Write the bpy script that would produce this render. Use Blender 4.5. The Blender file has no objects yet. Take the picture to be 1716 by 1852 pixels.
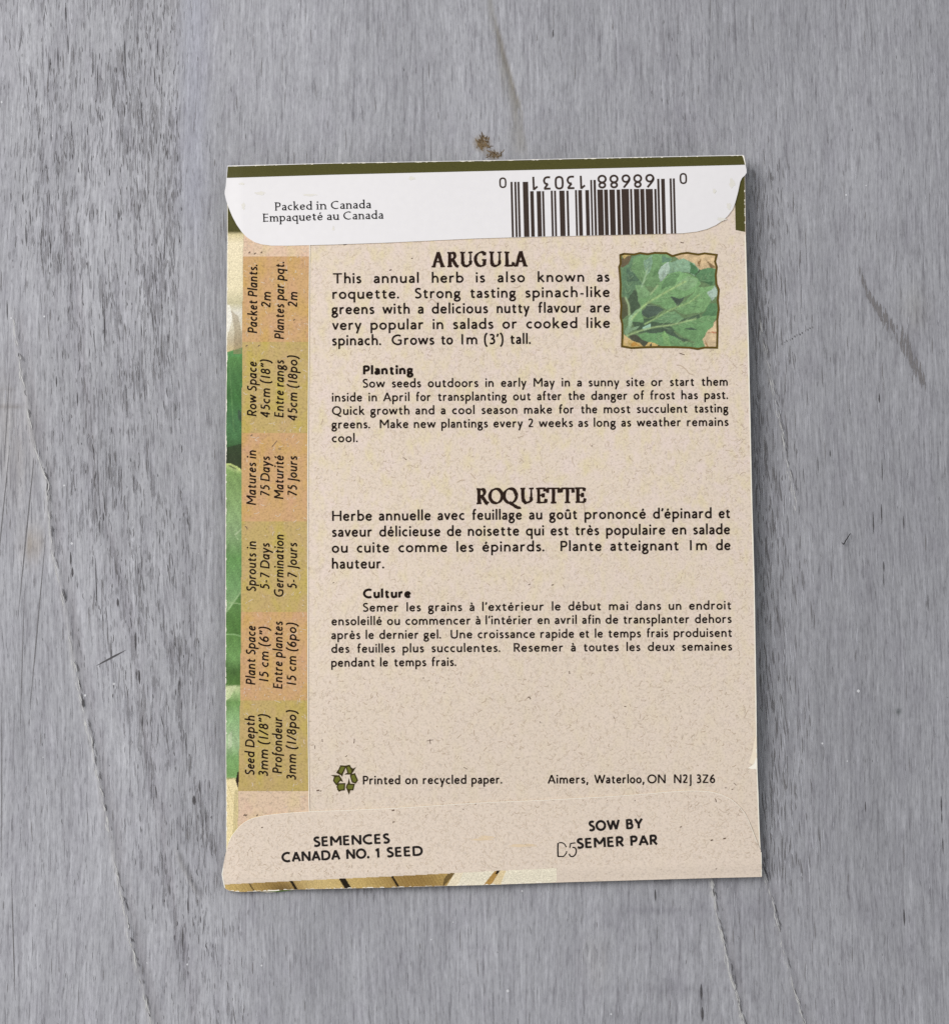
import bpy, bmesh, math, random
import numpy as np
from mathutils import Vector

random.seed(7)
rng = np.random.default_rng(11)
SC = bpy.context.scene
COL = SC.collection

# ------------------------------------------------------------------ camera, light, exposure
PW, PH = 1716.0, 1852.0          # plan units used for laying the print out (one unit = 0.0872 mm on the table)
DIST, TILT = 0.42, math.radians(7.5)
UNIT = 0.1497 / PW
cam_data = bpy.data.cameras.new('camera')
cam_data.sensor_fit = 'HORIZONTAL'
cam_data.sensor_width = 36.0
cam_data.lens = 18.0 * DIST / (0.1497 / 2)
cam_data.clip_start = 0.01
cam_data.clip_end = 20.0
cam = bpy.data.objects.new('camera', cam_data)
CAM_POS = Vector((0, -DIST * math.sin(TILT), DIST * math.cos(TILT)))
cam.location = CAM_POS
cam.rotation_euler = (TILT, 0, 0)
COL.objects.link(cam)
SC.camera = cam

world = bpy.data.worlds.new('World')
SC.world = world
world.use_nodes = True
bg = world.node_tree.nodes['Background']
bg.inputs['Color'].default_value = (0.96, 0.98, 1.0, 1)
bg.inputs['Strength'].default_value = 0.51

def area(name, loc, target, size, power, color):
    d = bpy.data.lights.new(name, 'AREA')
    d.shape = 'SQUARE'
    d.size = size
    d.energy = power
    d.color = color
    o = bpy.data.objects.new(name, d)
    o.location = loc
    o.rotation_euler = (Vector(target) - Vector(loc)).to_track_quat('-Z', 'Y').to_euler()
    COL.objects.link(o)
    return o
area('softbox_lamp', (-0.38, 0.15, 0.56), (0, 0, 0), 0.42, 3.70, (1.0, 0.985, 0.96))

SC.view_settings.view_transform = 'Standard'
SC.view_settings.look = 'None'
SC.view_settings.exposure = 0.0
SC.view_settings.gamma = 1.0
SC.view_settings.use_curve_mapping = False
SC.cycles.use_denoising = False
SC.cycles.max_bounces = 6

# ------------------------------------------------------------------ plan units -> metres on the table
S7, C7 = math.sin(TILT), math.cos(TILT)
def world_pts(uv, z):
    uv = np.asarray(uv, float)
    z = np.asarray(z, float)
    x = (uv[:, 0] - PW / 2) * UNIT
    y = -(uv[:, 1] - PH / 2) * UNIT
    dy = y * C7 + DIST * S7
    dz = y * S7 - DIST * C7
    t = (z - CAM_POS.z) / dz
    return np.stack([x * t, CAM_POS.y + dy * t, z + 0 * t], 1)

BASE = Vector(world_pts([(888, 945)], [0.0])[0])

def lin(r, g, b):
    def f(c):
        c /= 255.0
        return c / 12.92 if c <= 0.04045 else ((c + 0.055) / 1.055) ** 2.4
    return (f(r), f(g), f(b), 1.0)

def sstep(a, b, x):
    t = np.clip((np.asarray(x, float) - a) / (b - a), 0, 1)
    return t * t * (3 - 2 * t)

# ------------------------------------------------------------------ outlines (plan units)
BACK = [(438, 300), (1346.5, 282), (1347, 325), (1348.5, 420), (1354, 625), (1360, 900), (1364.5, 1060),
        (1367.5, 1250), (1369, 1378), (1369.6, 1395), (1371, 1430), (1373.5, 1500), (1375.5, 1545), (1375.5, 1583), (438, 1592)]
SIDE = [(411, 312), (411, 430), (409.8, 560), (409.4, 640), (408, 800), (407.8, 1000), (407.8, 1270), (408.8, 1450), (409, 1540),
        (440, 1580), (561, 1575), (560.4, 1475), (557.6, 1300), (557, 1000), (557, 830), (559.2, 620), (560.6, 440), (562, 312)]
TOP = [(411, 300), (412.5, 299), (600, 294.3), (900, 289), (1150, 283.5), (1343, 279.6), (1345.5, 281), (1348, 297.5), (1349.8, 306), (1350, 312), (1347, 316.5),
       (1342, 321), (1338.5, 328), (1334.5, 347), (1329.5, 366), (1325, 378), (1316, 390), (1306, 399), (1294, 407),
       (1278, 414), (1260, 418.5), (1234, 421.5), (1080, 425.3), (926, 429), (858, 431), (700, 438.5), (600, 442),
       (520, 444), (490, 443.8), (473, 441.5), (460, 437.5), (446, 428.5), (437, 419), (428, 406), (420, 391), (413, 374),
       (409, 362), (406.2, 350), (406.4, 345), (408.3, 336), (409.3, 322)]
BOT = [(404.8, 1600), (401, 1582), (403, 1570), (407, 1549), (413, 1525), (418, 1514), (425.5, 1503.5), (432, 1496), (440.6, 1488.5),
       (449, 1483.5), (459, 1479.5), (480, 1475), (516, 1471), (562, 1468), (640, 1465), (728, 1461), (860, 1452.5), (986, 1447),
       (1127, 1439), (1222, 1431.5), (1260, 1430.5), (1282, 1432), (1300, 1436), (1314, 1442), (1326, 1449), (1345, 1469), (1357, 1494), (1369, 1525),
       (1375.5, 1538), (1377.6, 1586.5), (1290, 1588.5), (1030, 1596), (908, 1600.2), (872, 1601.4), (805, 1603), (700, 1606),
       (570, 1608.7), (516, 1610), (484, 1612), (459, 1613), (437, 1614), (424, 1613), (413, 1611), (407, 1607.5)]

def edge_dist(u, v):
    """signed distance (plan units, inside positive) to the packet's four sides"""
    l = u - (411 - (v - 300) * 0.0035)
    r = (1347 + (v - 290) * 0.0232) - u
    t = v - (300 - (u - 411) * 0.0215)
    b = (1613 - (u - 405) * 0.0275) - v
    return l, r, t, b

def h_top(u, v):
    """height of the packet's printed side above the table"""
    u = np.asarray(u, float); v = np.asarray(v, float)
    l, r, t, b = edge_dist(u, v)
    d = np.minimum(np.minimum(l, r), np.minimum(t, b))
    z = 0.0040 + 0.0003 * sstep(0, 330, d) - 0.0025 * (1 - sstep(0, 420, b))
    z = z - 0.00028 * (1 - sstep(-4, 30, l)) - 0.0004 * (1 - sstep(-4, 26, b)) - 0.0002 * (1 - sstep(-4, 18, t))
    z = z + 0.00030 * np.sin(u / 131.0 + v / 210.0) * np.sin(v / 170.0 - u / 400.0) + 0.00006 * np.sin(u / 47 + 1.3) * np.sin(v / 61.0)
    z = z + 0.00025 * np.exp(-((u - 1380) / 160.0) ** 2) * sstep(500, 1500, v)
    return z

def h_front(u, v):
    u = np.asarray(u, float); v = np.asarray(v, float)
    l, r, t, b = edge_dist(u, v)
    d = np.minimum(np.minimum(l, r), np.minimum(t, b))
    low = 0.0005 + 0.0022 * (1 - sstep(0, 170, d))
    return np.minimum(low + 0 * u, h_top(u, v) - 0.0005)

# ------------------------------------------------------------------ mesh collecting
class Part:
    """collects flat or thick pieces in plan units; build() links them as one mesh"""
    def __init__(self, height=h_top):
        self.uv, self.z, self.f, self.m, self.mats, self.n, self.height = [], [], [], [], [], 0, height
        self.col = []
    def mi(self, mat):
        if mat not in self.mats:
            self.mats.append(mat)
        return self.mats.index(mat)
    def add(self, uv, layer, faces, mat, col=None):
        uv = np.asarray(uv, float).reshape(-1, 2)
        self.uv.append(uv)
        self.z.append(np.broadcast_to(np.asarray(layer, float), (len(uv),)).copy())
        k = self.mi(mat)
        for f in faces:
            self.f.append([i + self.n for i in f]); self.m.append(k)
        self.col.append(np.ones((len(uv), 4)) if col is None else col)
        self.n += len(uv)
    def cells(self, poly, step):
        bm = bmesh.new()
        vs = [bm.verts.new((x, y, 0)) for x, y in poly]
        bm.faces.new(vs)
        xs = [p[0] for p in poly]; ys = [p[1] for p in poly]
        for ax, lo, hi in ((0, min(xs), max(xs)), (1, min(ys), max(ys))):
            # a coarse net, drawn finer where the paper turns over the folds
            cuts = set(range(0, 2400, 24))
            for a, b in (((400, 452),) if ax == 0 else ((276, 336), (1556, 1620))):
                cuts |= set(range(a, b, 4))
            for k in sorted(cuts):
                if not lo + 1e-3 < k < hi - 1e-3:
                    continue
                co = (k, 0, 0) if ax == 0 else (0, k, 0)
                no = (1, 0, 0) if ax == 0 else (0, 1, 0)
                bmesh.ops.bisect_plane(bm, geom=bm.verts[:] + bm.edges[:] + bm.faces[:], dist=1e-5, plane_co=co, plane_no=no)
        bmesh.ops.triangulate(bm, faces=[f for f in bm.faces if len(f.verts) > 4])
        bm.verts.index_update()
        uv = [(v.co.x, v.co.y) for v in bm.verts]
        faces = [[v.index for v in f.verts] for f in bm.faces]
        # plan v runs downward, so turn every face to look up
        out = []
        for f in faces:
            a = 0
            for i in range(len(f)):
                x0, y0 = uv[f[i]]; x1, y1 = uv[f[(i + 1) % len(f)]]
                a += x0 * y1 - x1 * y0
            out.append(f if a < 0 else f[::-1])
        bm.free()
        return uv, out
    def flat(self, poly, mat, layer, step=24.0):
        uv, f = self.cells(poly, step)
        self.add(uv, layer + self.LIFT, f, mat)
    def sheet(self, poly, mat, layer, thick, edge_mat, step=24.0, under=None):
        uv, f = self.cells(poly, step)
        self.add(uv, layer, f, mat)
        self.add(uv, layer - thick, [g[::-1] for g in f], under or edge_mat)
        cnt = {}
        for g in f:
            for i in range(len(g)):
                a, b = g[i], g[(i + 1) % len(g)]
                cnt[(a, b)] = 1
        rim = [(a, b) for (a, b) in cnt if (b, a) not in cnt]
        n = len(uv)
        self.add(list(uv) * 2, np.r_[np.full(n, layer), np.full(n, layer - thick)], [[b, a, a + n, b + n] for a, b in rim], edge_mat)
    LIFT = 1.6e-5
    def strip(self, pts, hw, mat, layer):
        """stroke a centre line; hw is one half width or one per point"""
        p = np.asarray(pts, float)
        if len(p) < 2:
            return
        d = np.gradient(p, axis=0) if len(p) > 2 else np.repeat(p[1:] - p[:1], 2, 0)
        if len(p) > 2:
            s = p[1:] - p[:-1]
            s = s / (np.linalg.norm(s, axis=1, keepdims=True) + 1e-9)
            d = np.vstack([s[:1], s[:-1] + s[1:], s[-1:]])
            nn = np.linalg.norm(d, axis=1, keepdims=True)
            mit = np.ones(len(p)); mit[1:-1] = 1 / np.clip(nn[1:-1, 0] / 2, 0.45, 1)
            d = d / (nn + 1e-9)
        else:
            d = d / (np.linalg.norm(d, axis=1, keepdims=True) + 1e-9)
            mit = np.ones(2)
        nrm = np.stack([-d[:, 1], d[:, 0]], 1) * (np.asarray(hw) * mit)[:, None]
        n = len(p)
        self.add(np.vstack([p + nrm, p - nrm]), layer + self.LIFT, [[i, i + 1, i + 1 + n, i + n] for i in range(n - 1)], mat)
    def build(self, name, parent=None, colors=False, smooth=False):
        uv = np.vstack(self.uv); z = np.concatenate(self.z)
        w = world_pts(uv, self.height(uv[:, 0], uv[:, 1]) + z) - np.array(BASE)
        me = bpy.data.meshes.new(name)
        me.from_pydata(w.tolist(), [], self.f)
        for m in self.mats:
            me.materials.append(m)
        me.polygons.foreach_set('material_index', self.m)
        # all print lies face up
        if colors:
            at = me.color_attributes.new('pigment', 'FLOAT_COLOR', 'POINT')
            at.data.foreach_set('color', np.vstack(self.col).astype(np.float32).ravel())
        me.polygons.foreach_set('use_smooth', [smooth] * len(me.polygons))
        me.update()
        o = bpy.data.objects.new(name, me)
        COL.objects.link(o)
        if parent:
            o.parent = parent
        return o

# ------------------------------------------------------------------ materials
class Nodes:
    def __init__(self, name, rough=0.6, spec=0.3):
        self.m = bpy.data.materials.new(name)
        self.m.use_nodes = True
        self.t = self.m.node_tree
        self.b = self.t.nodes['Principled BSDF']
        self.b.inputs['Roughness'].default_value = rough
        self.b.inputs['Specular IOR Level'].default_value = spec
        self.tc = self.n('ShaderNodeTexCoord')
    def n(self, kind, **kw):
        x = self.t.nodes.new(kind)
        for k, v in kw.items():
            setattr(x, k, v)
        return x
    def link(self, a, b):
        self.t.links.new(a, b)
    def noise(self, sx, sy=None, detail=3.0, rough=0.55, off=(0, 0, 0), vec=None, dist=0.0):
        mp = self.n('ShaderNodeMapping')
        mp.inputs['Scale'].default_value = (sx, sx if sy is None else sy, sx if sy is None else 1)
        mp.inputs['Location'].default_value = off
        self.link(vec or self.tc.outputs['Object'], mp.inputs['Vector'])
        ns = self.n('ShaderNodeTexNoise')
        ns.inputs['Scale'].default_value = 1.0
        ns.inputs['Detail'].default_value = detail
        ns.inputs['Roughness'].default_value = rough
        ns.inputs['Distortion'].default_value = dist
        self.link(mp.outputs[0], ns.inputs['Vector'])
        return ns.outputs['Fac']
    def ramp(self, fac, stops):
        r = self.n('ShaderNodeValToRGB')
        el = r.color_ramp.elements
        while len(el) > len(stops):
            el.remove(el[-1])
        while len(el) < len(stops):
            el.new(0.5)
        for e, (p, c) in zip(el, stops):
            e.position = p
            e.color = c if len(c) == 4 else (*c, 1)
        self.link(fac, r.inputs[0])
        return r.outputs[0]
    def grey(self, fac, a, b, lo=0.0, hi=1.0):
        m = self.n('ShaderNodeMapRange')
        m.inputs['From Min'].default_value = a; m.inputs['From Max'].default_value = b
        m.inputs['To Min'].default_value = lo; m.inputs['To Max'].default_value = hi
        self.link(fac, m.inputs['Value'])
        return m.outputs[0]
    def math(self, op, a, b):
        m = self.n('ShaderNodeMath', operation=op)
        for s, x in zip(m.inputs, (a, b)):
            if isinstance(x, (int, float)):
                s.default_value = x
            else:
                self.link(x, s)
        return m.outputs[0]
    def mix(self, a, b, fac, mode='MIX'):
        m = self.n('ShaderNodeMix', data_type='RGBA', blend_type=mode)
        for s, x in ((m.inputs[0], fac), (m.inputs[6], a), (m.inputs[7], b)):
            if isinstance(x, (int, float)):
                s.default_value = x
            elif isinstance(x, tuple):
                s.default_value = x
            else:
                self.link(x, s)
        return m.outputs[2]
    def color(self, c):
        if isinstance(c, tuple):
            self.b.inputs['Base Color'].default_value = c
        else:
            self.link(c, self.b.inputs['Base Color'])
        return self
    def bump(self, height, strength, dist):
        bp = self.n('ShaderNodeBump')
        bp.inputs['Strength'].default_value = strength
        bp.inputs['Distance'].default_value = dist
        self.link(height, bp.inputs['Height'])
        self.link(bp.outputs[0], self.b.inputs['Normal'])
        return self

def plain(name, c, rough=0.6, var=0.0, scale=4000, spec=0.12):
    k = Nodes(name, rough, spec)
    if var:
        f = k.noise(scale, detail=2)
        c2 = tuple(min(1, x * (1 + var)) for x in c[:3]) + (1,)
        c1 = tuple(x * (1 - var) for x in c[:3]) + (1,)
        k.color(k.ramp(f, [(0.3, c1), (0.7, c2)]))
    else:
        k.color(c)
    return k.m

def kraft(name, base, yel, pink, amt, grain=0.15, mott=500, fade=0.3):
    """recycled paper: fine grain, with printed yellow and pink mottling"""
    k = Nodes(name, 0.75, 0.18)
    sep = k.n('ShaderNodeSeparateXYZ'); k.link(k.tc.outputs['Object'], sep.inputs[0])
    ink = k.grey(sep.outputs[1], -0.030, 0.004, fade, 1.0)     # the mottled tint is printed stronger on the upper half
    c = k.mix(base, pink, k.math('MULTIPLY', ink, k.grey(k.noise(mott * 0.9, mott * 0.55, 3, off=(3, 1, 0)), 0.45, 0.66, 0, amt)))
    c = k.mix(c, yel, k.math('MULTIPLY', ink, k.grey(k.noise(mott, mott * 0.55, 3, off=(9, 4, 0)), 0.49, 0.68, 0, amt)))
    g = k.noise(3100, detail=4, rough=0.75)
    c = k.mix(c, k.ramp(g, [(0.28, (1 - grain * 1.8,) * 3), (0.5, (1, 1, 1)), (0.75, (1 + grain * 0.6,) * 3)]), 1.0, 'MULTIPLY')
    s = k.noise(1900, detail=3, off=(5, 5, 5))
    c = k.mix(c, k.ramp(s, [(0.27, (0.80, 0.77, 0.74)), (0.38, (1, 1, 1))]), 1.0, 'MULTIPLY')
    k.color(c)
    k.bump(g, 0.12, 0.00006)
    return k.m

M_KRAFT = kraft('kraft_paper', lin(219, 203, 186), lin(217, 203, 162), lin(222, 204, 197), 0.6)
M_KRAFT_FLAP = kraft('kraft_flap_paper', lin(220, 204, 188), lin(218, 203, 172), lin(228, 210, 198), 0.35)
M_KRAFT_PINK = kraft('pinkish_kraft_print', lin(216, 190, 164), lin(215, 194, 150), lin(216, 180, 160), 0.6, 0.24, 400, 1.0)
M_ORANGE = kraft('orange_band_ink', lin(198, 160, 113), lin(196, 160, 84), lin(200, 156, 126), 0.6, 0.22, 400, 1.0)
M_OLIVE = kraft('olive_band_ink', lin(187, 163, 106), lin(186, 168, 74), lin(190, 160, 117), 0.65, 0.22, 400, 0.8)
M_WHITE = plain('white_coated_paper', lin(226, 223, 224), 0.5, 0.012, 900)
M_EDGE = plain('raw_paper_edge', lin(240, 232, 214), 0.8, 0.05, 3000)
M_GREEN = plain('olive_green_ink', lin(76, 73, 34), 0.5, 0.16, 6000)
M_INK = plain('brown_black_ink', lin(30, 19, 14), 0.8, 0.15, 5000, 0.1)
M_INKB = plain('barcode_ink', lin(60, 48, 42), 0.6, 0.08, 3000)
M_BLACK = plain('black_stamp_ink', lin(30, 24, 22), 0.6, 0.1, 5000)
M_BROWN = plain('brown_heading_ink', lin(44, 29, 22), 0.8, 0.12, 4000, 0.1)
M_FIB1 = plain('dark_paper_fibre', lin(188, 169, 149), 0.8)
M_FIB2 = plain('pale_paper_fibre', lin(209, 192, 173), 0.8)
M_SPECK = plain('dark_paper_speck', lin(112, 93, 80), 0.8)
M_LOGO = plain('olive_logo_ink', lin(103, 105, 40), 0.7, 0.12, 5000)
M_LOGOD = plain('dark_logo_ink', lin(58, 48, 18), 0.7)
M_BORDER = plain('picture_border_ink', lin(92, 74, 26), 0.65, 0.12, 4000)

def picture_mat(name):
    k = Nodes(name, 0.6, 0.12)
    at = k.n('ShaderNodeVertexColor', layer_name='pigment')
    g = k.noise(7000, detail=2, rough=0.7)
    k.color(k.mix(at.outputs['Color'], k.ramp(g, [(0.3, (0.78, 0.78, 0.78)), (0.7, (1.2, 1.2, 1.2))]), 1.0, 'MULTIPLY'))
    return k.m
M_PICT = picture_mat('printed_picture')

# ------------------------------------------------------------------ the table top
def interp_path(pts, u, v):
    """horizontal offset from a path running down the board, and whether v is on it"""
    p = np.array(sorted(pts, key=lambda q: q[1]), float)
    x = np.interp(v, p[:, 1], p[:, 0])
    on = sstep(p[0, 1] - 12, p[0, 1] + 25, v) * (1 - sstep(p[-1, 1] - 25, p[-1, 1] + 12, v))
    return u - x, on

def smooth_noise(nu, nv, cu, cv, seed):
    r = np.random.default_rng(seed)
    a = r.random((int(nv / cv) + 4, int(nu / cu) + 4))
    gy = np.arange(nv) / cv; gx = np.arange(nu) / cu
    y0 = gy.astype(int); x0 = gx.astype(int)
    fy = gy - y0; fx = gx - x0
    fy = (fy * fy * (3 - 2 * fy))[:, None]; fx = (fx * fx * (3 - 2 * fx))[None, :]
    A = a[y0][:, x0]; B = a[y0][:, x0 + 1]; Cc = a[y0 + 1][:, x0]; D = a[y0 + 1][:, x0 + 1]
    return (A * (1 - fx) + B * fx) * (1 - fy) + (Cc * (1 - fx) + D * fx) * fy

RIDGE_A = [(20, 560), (32, 640), (45, 715), (65, 818), (84, 870), (88, 935), (97, 1007), (113, 1078), (133, 1192), (146, 1266), (165, 1344),
           (178, 1418), (193, 1483), (202, 1530), (215, 1600), (235, 1700), (260, 1800), (275, 1852), (300, 2000)]
STRIPE_B = [(105, 380), (120, 470), (140, 600), (150, 720), (168, 900), (194, 981), (216, 1062), (233, 1143), (240, 1208), (256, 1321),
            (269, 1418), (285, 1490), (300, 1600), (330, 1740), (350, 1880)]
RIDGE_C = [(1262, 1480), (1285, 1590), (1298, 1665), (1313, 1730), (1328, 1790), (1343, 1850), (1370, 1960)]
RIDGE_D = [(1355, 1450), (1378, 1565), (1398, 1635), (1413, 1710), (1433, 1780), (1453, 1850), (1480, 1950)]
RIDGE_E = [(1370, 560), (1395, 690), (1412, 770), (1422, 830), (1445, 940)]
TOPSTREAK = [(884, -60), (890, 10), (913, 100), (938, 185), (955, 285)]
SMEAR = [(1550, 480), (1573, 540), (1605, 579), (1631, 611), (1651, 656), (1676, 705)]

def build_tabletop():
    U0, U1, V0, V1, ST = -420, 2140, -420, 2280, 4.0
    us = np.arange(U0, U1 + 1, ST); vs = np.arange(V0, V1 + 1, ST)
    nu, nv = len(us), len(vs)
    U, V = np.meshgrid(us, vs)
    n1 = smooth_noise(nu, nv, 9, 90, 1); n2 = smooth_noise(nu, nv, 3, 40, 2); n3 = smooth_noise(nu, nv, 40, 60, 3)
    n4 = smooth_noise(nu, nv, 2, 12, 4); n5 = smooth_noise(nu, nv, 14, 20, 5)
    # clusters of pores lean down to the right, as the torn ridge does
    lean = np.interp(vs, [-420, 0, 300, 560, 820, 1100, 1500, 1850, 2280], [-150, -60, -20, 20, 62, 118, 196, 274, 360])
    def skewed(a, k=1.0):
        return np.array([np.roll(a[i], int(round(lean[i] * k / ST))) for i in range(nv)])
    n2s, n5s, n4s = skewed(n2), skewed(n5), skewed(n4)
    A = U - lean[:, None]
    tint = np.ones((nv, nu, 3))
    pore = np.zeros((nv, nu)); rel = np.zeros((nv, nu))
    def mul(mask, col):
        for i in range(3):
            tint[:, :, i] *= 1 + mask * (col[i] - 1)
    # broad tonal bands along the grain, paint a little darker toward the right-hand boards
    tone = 1 + 0.06 * (n1 - 0.5) + 0.05 * (n2 - 0.5) + 0.12 * (n3 - 0.5)
    tone = tone * (1 - 0.085 * sstep(700, 1500, U)) * (1 - 0.05 * np.exp(-((U - 1560) / 120.0) ** 2) * sstep(700, 1000, V))
    tint *= tone[:, :, None]
    # open-pored belt on the left: starts at the ridge, ends at a sharp seam above and thins out below
    seam = np.interp(vs, [-420, 300, 700, 1000, 1400, 1900], [330, 330, 330, 352, 395, 470])[:, None]
    belt = sstep(-10, 70, A) * (1 - sstep(seam - 12, seam + 8, U)) * (1 - 0.35 * sstep(1000, 1600, V))
    clus = sstep(0.42, 0.72, 0.6 * n2s + 0.4 * n5s)
    pore += belt * (0.52 + 0.50 * clus) * (0.55 + 0.6 * n4)
    pore += 0.35 * sstep(190, 240, U) * (1 - sstep(320, 332, U)) * (1 - sstep(500, 800, V)) * (0.4 + n2)
    b3 = np.exp(-((A - 175) / 32.0) ** 2) * sstep(650, 850, V)
    pore += 0.45 * b3 * clus
    pore += 0.30 * sstep(-260, -120, A) * (1 - sstep(-60, -20, A)) * sstep(700, 900, V) * n4s
    # pale, worn-smooth areas between the clusters
    mul(belt * (1 - clus) * 0.6, (1.07, 1.07, 1.06))
    mul(sstep(0.62, 0.85, n3) * 0.5, (1.05, 1.05, 1.05))
    b4 = np.exp(-((U - 1215) / 60.0) ** 2) * (1 - sstep(220, 300, V))
    pore += 0.30 * b4 * (0.4 + n5)
    mul(0.5 * b4 * n5, (0.90, 0.88, 0.90))
    b5 = np.exp(-((U - 1405) / 40.0) ** 2) * sstep(250, 420, V) * (1 - sstep(1480, 1560, V))  # extra pores along the packet's shadow band, to roughen it
    pore += 0.12 * b5 * (0.4 + n2)
    pore += 0.16 * n2 * n5
    # bluish belt right of the open pores
    mul(np.exp(-((U - 350) / 28.0) ** 2) * (1 - sstep(350, 500, V)), (0.985, 0.995, 1.05))
    # ridges: torn crest lightened and right-hand hollow shaded in colour to bring out the relief
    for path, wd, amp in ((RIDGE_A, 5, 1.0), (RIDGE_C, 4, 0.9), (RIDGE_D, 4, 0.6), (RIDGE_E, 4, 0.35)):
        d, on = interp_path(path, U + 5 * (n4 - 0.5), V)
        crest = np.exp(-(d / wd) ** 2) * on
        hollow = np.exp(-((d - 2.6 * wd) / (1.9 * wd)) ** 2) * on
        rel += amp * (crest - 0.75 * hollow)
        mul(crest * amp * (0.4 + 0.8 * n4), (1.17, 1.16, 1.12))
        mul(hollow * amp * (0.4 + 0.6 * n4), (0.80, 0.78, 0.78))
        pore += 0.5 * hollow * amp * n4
    d, on = interp_path(STRIPE_B, U + 8 * (n4 - 0.5), V)
    m = np.exp(-((d - 6) / 9.0) ** 2) * on
    rel -= 0.5 * m; mul(m * (0.4 + 0.7 * n2), (0.84, 0.82, 0.83)); pore += 0.55 * m * n4
    # weathered brown streak above the packet and the knot at its foot
    d, on = interp_path(TOPSTREAK, U + 5 * (n4 - 0.5), V)
    wdt = np.interp(V, [-60, 60, 150, 285], [8, 17, 30, 40])
    m = sstep(0, 1, (d + wdt) / np.maximum(wdt * 0.9, 4)) * (1 - sstep(-1.5, 4, d)) * on
    mul(m * np.clip(0.35 + 1.3 * n4 * (0.40 + np.exp(-((V - 120) / 80.0) ** 2) * 0.6), 0, 1), (0.76, 0.73, 0.65))
    edge = np.exp(-(d / 3.2) ** 2) * on * sstep(20, 70, V) * (1 - sstep(200, 230, V))
    mul(edge * (0.4 + 0.6 * n4), (0.68, 0.63, 0.55)); rel -= 0.6 * edge
    kn = np.exp(-(((U - 872) / 15.0) ** 2 + ((V - 258) / 14.0) ** 2)) + 0.8 * np.exp(-(((U - 893) / 14.0) ** 2 + ((V - 280) / 8.0) ** 2))
    kn = np.clip(kn * (0.95 + 0.8 * n4), 0, 1)
    mul(np.clip(kn * sstep(0.15, 0.5, kn), 0, 1), (0.66, 0.56, 0.42)); rel += 0.8 * kn * (n4 - 0.4)
    # dark rubbed smear on the right
    d, on = interp_path(SMEAR, U, V)
    m = np.exp(-((d + 2) / np.interp(V, [480, 560, 620, 700], [5, 10, 15, 9])) ** 2) * on
    m = m * sstep(0.22, 0.62, n4 * 0.75 + n2 * 0.35)
    mul(np.clip(m, 0, 1) * 0.45, (0.60, 0.59, 0.60))
    mul(0.5 * np.exp(-(((U - 1655) / 24.0) ** 2 + ((V - 560) / 38.0) ** 2)), (0.95, 0.93, 0.84))
    # tan wear at the left edge
    mul(0.55 * np.exp(-((U - 20) / 45.0) ** 2) * np.exp(-((V - 790) / 120.0) ** 2) * (0.4 + n2), (0.97, 0.92, 0.84))
    mul(np.clip(np.exp(-(((U - 58) / 20.0) ** 2 + ((V - 985) / 30.0) ** 2)) * (0.3 + n4), 0, 1), (0.95, 0.86, 0.73))
    for y0, x1, a in ((704, 28, 0.4), (735, 42, 0.8)):
        mul(a * np.exp(-((V - y0) / 4.0) ** 2) * (1 - sstep(x1 - 10, x1 + 6, U)), (0.66, 0.63, 0.60))
    # raised splinter left of the packet's lower corner, its shadow painted alongside
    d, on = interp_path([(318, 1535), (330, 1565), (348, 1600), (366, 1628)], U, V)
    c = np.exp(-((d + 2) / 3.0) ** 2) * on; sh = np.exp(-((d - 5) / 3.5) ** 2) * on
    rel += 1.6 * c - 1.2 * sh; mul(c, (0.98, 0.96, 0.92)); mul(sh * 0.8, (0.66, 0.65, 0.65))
    # smudges across the grain, lower right
    for cx, cy, wx, wy, a in ((1205, 1648, 75, 7, .8), (1195, 1716, 80, 8, .55), (1180, 1790, 75, 10, .7), (1160, 1845, 70, 12, .6),
                              (1380, 1650, 60, 25, .4), (1425, 1560, 26, 28, .7), (1310, 1600, 60, 10, .5)):
        mul(a * np.exp(-(((U - cx) / wx) ** 2 + ((V - cy) / wy) ** 2)) * (0.35 + 0.9 * n5), (0.80, 0.79, 0.81))
    mul(np.exp(-(((U - 1075) / 22.0) ** 2 + ((V - 1740) / 40.0) ** 2)) * (0.3 + n4) * 0.6, (0.90, 0.86, 0.78))
    mul(0.9 * np.exp(-(((U - 1268) / 4.0) ** 2 + ((V - 1812) / 34.0) ** 2)), (0.5, 0.49, 0.5))
    mul(1.0 * np.exp(-(((U - 1625) / 4.5) ** 2 + ((V - 1287) / 5.0) ** 2)), (0.30, 0.33, 0.32))
    mul(0.35 * np.exp(-((U - 315) / 14.0) ** 2) * (1 - sstep(-50, 60, V)), (0.85, 0.8, 0.7))
    n = nu * nv
    z = rel.ravel() * 0.00022
    co = world_pts(np.stack([U.ravel(), V.ravel()], 1), np.zeros(n)); co[:, 2] = z - 0.0001
    idx = np.arange(n).reshape(nv, nu)
    q = np.stack([idx[1:, :-1], idx[1:, 1:], idx[:-1, 1:], idx[:-1, :-1]], -1).reshape(-1, 4)
    faces = q.tolist()
    verts = co.tolist()
    mats = [0] * len(faces)
    def sliver(u, v, ln, wd, ang, mat, bend=0.0):
        k = len(verts)
        dx, dy = math.sin(ang), math.cos(ang)
        pts = []
        for t, w in ((0, 0.15), (0.3, 0.9), (0.65, 1.0), (1.0, 0.1)):
            cx = u + dx * ln * (t - .5) + bend * math.sin(math.pi * t); cy = v + dy * ln * (t - .5)
            pts.append((cx - dy * wd * w / 2, cy + dx * wd * w / 2)); pts.append((cx + dy * wd * w / 2, cy - dx * wd * w / 2))
        i = int(min(max((v - V0) / ST, 0), nv - 2)); j = int(min(max((u - U0) / ST, 0), nu - 2))
        zz = z[i * nu + j] - 0.0001 + 0.000022 + (len(verts) // 8 % 131) * 1.5e-7
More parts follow.
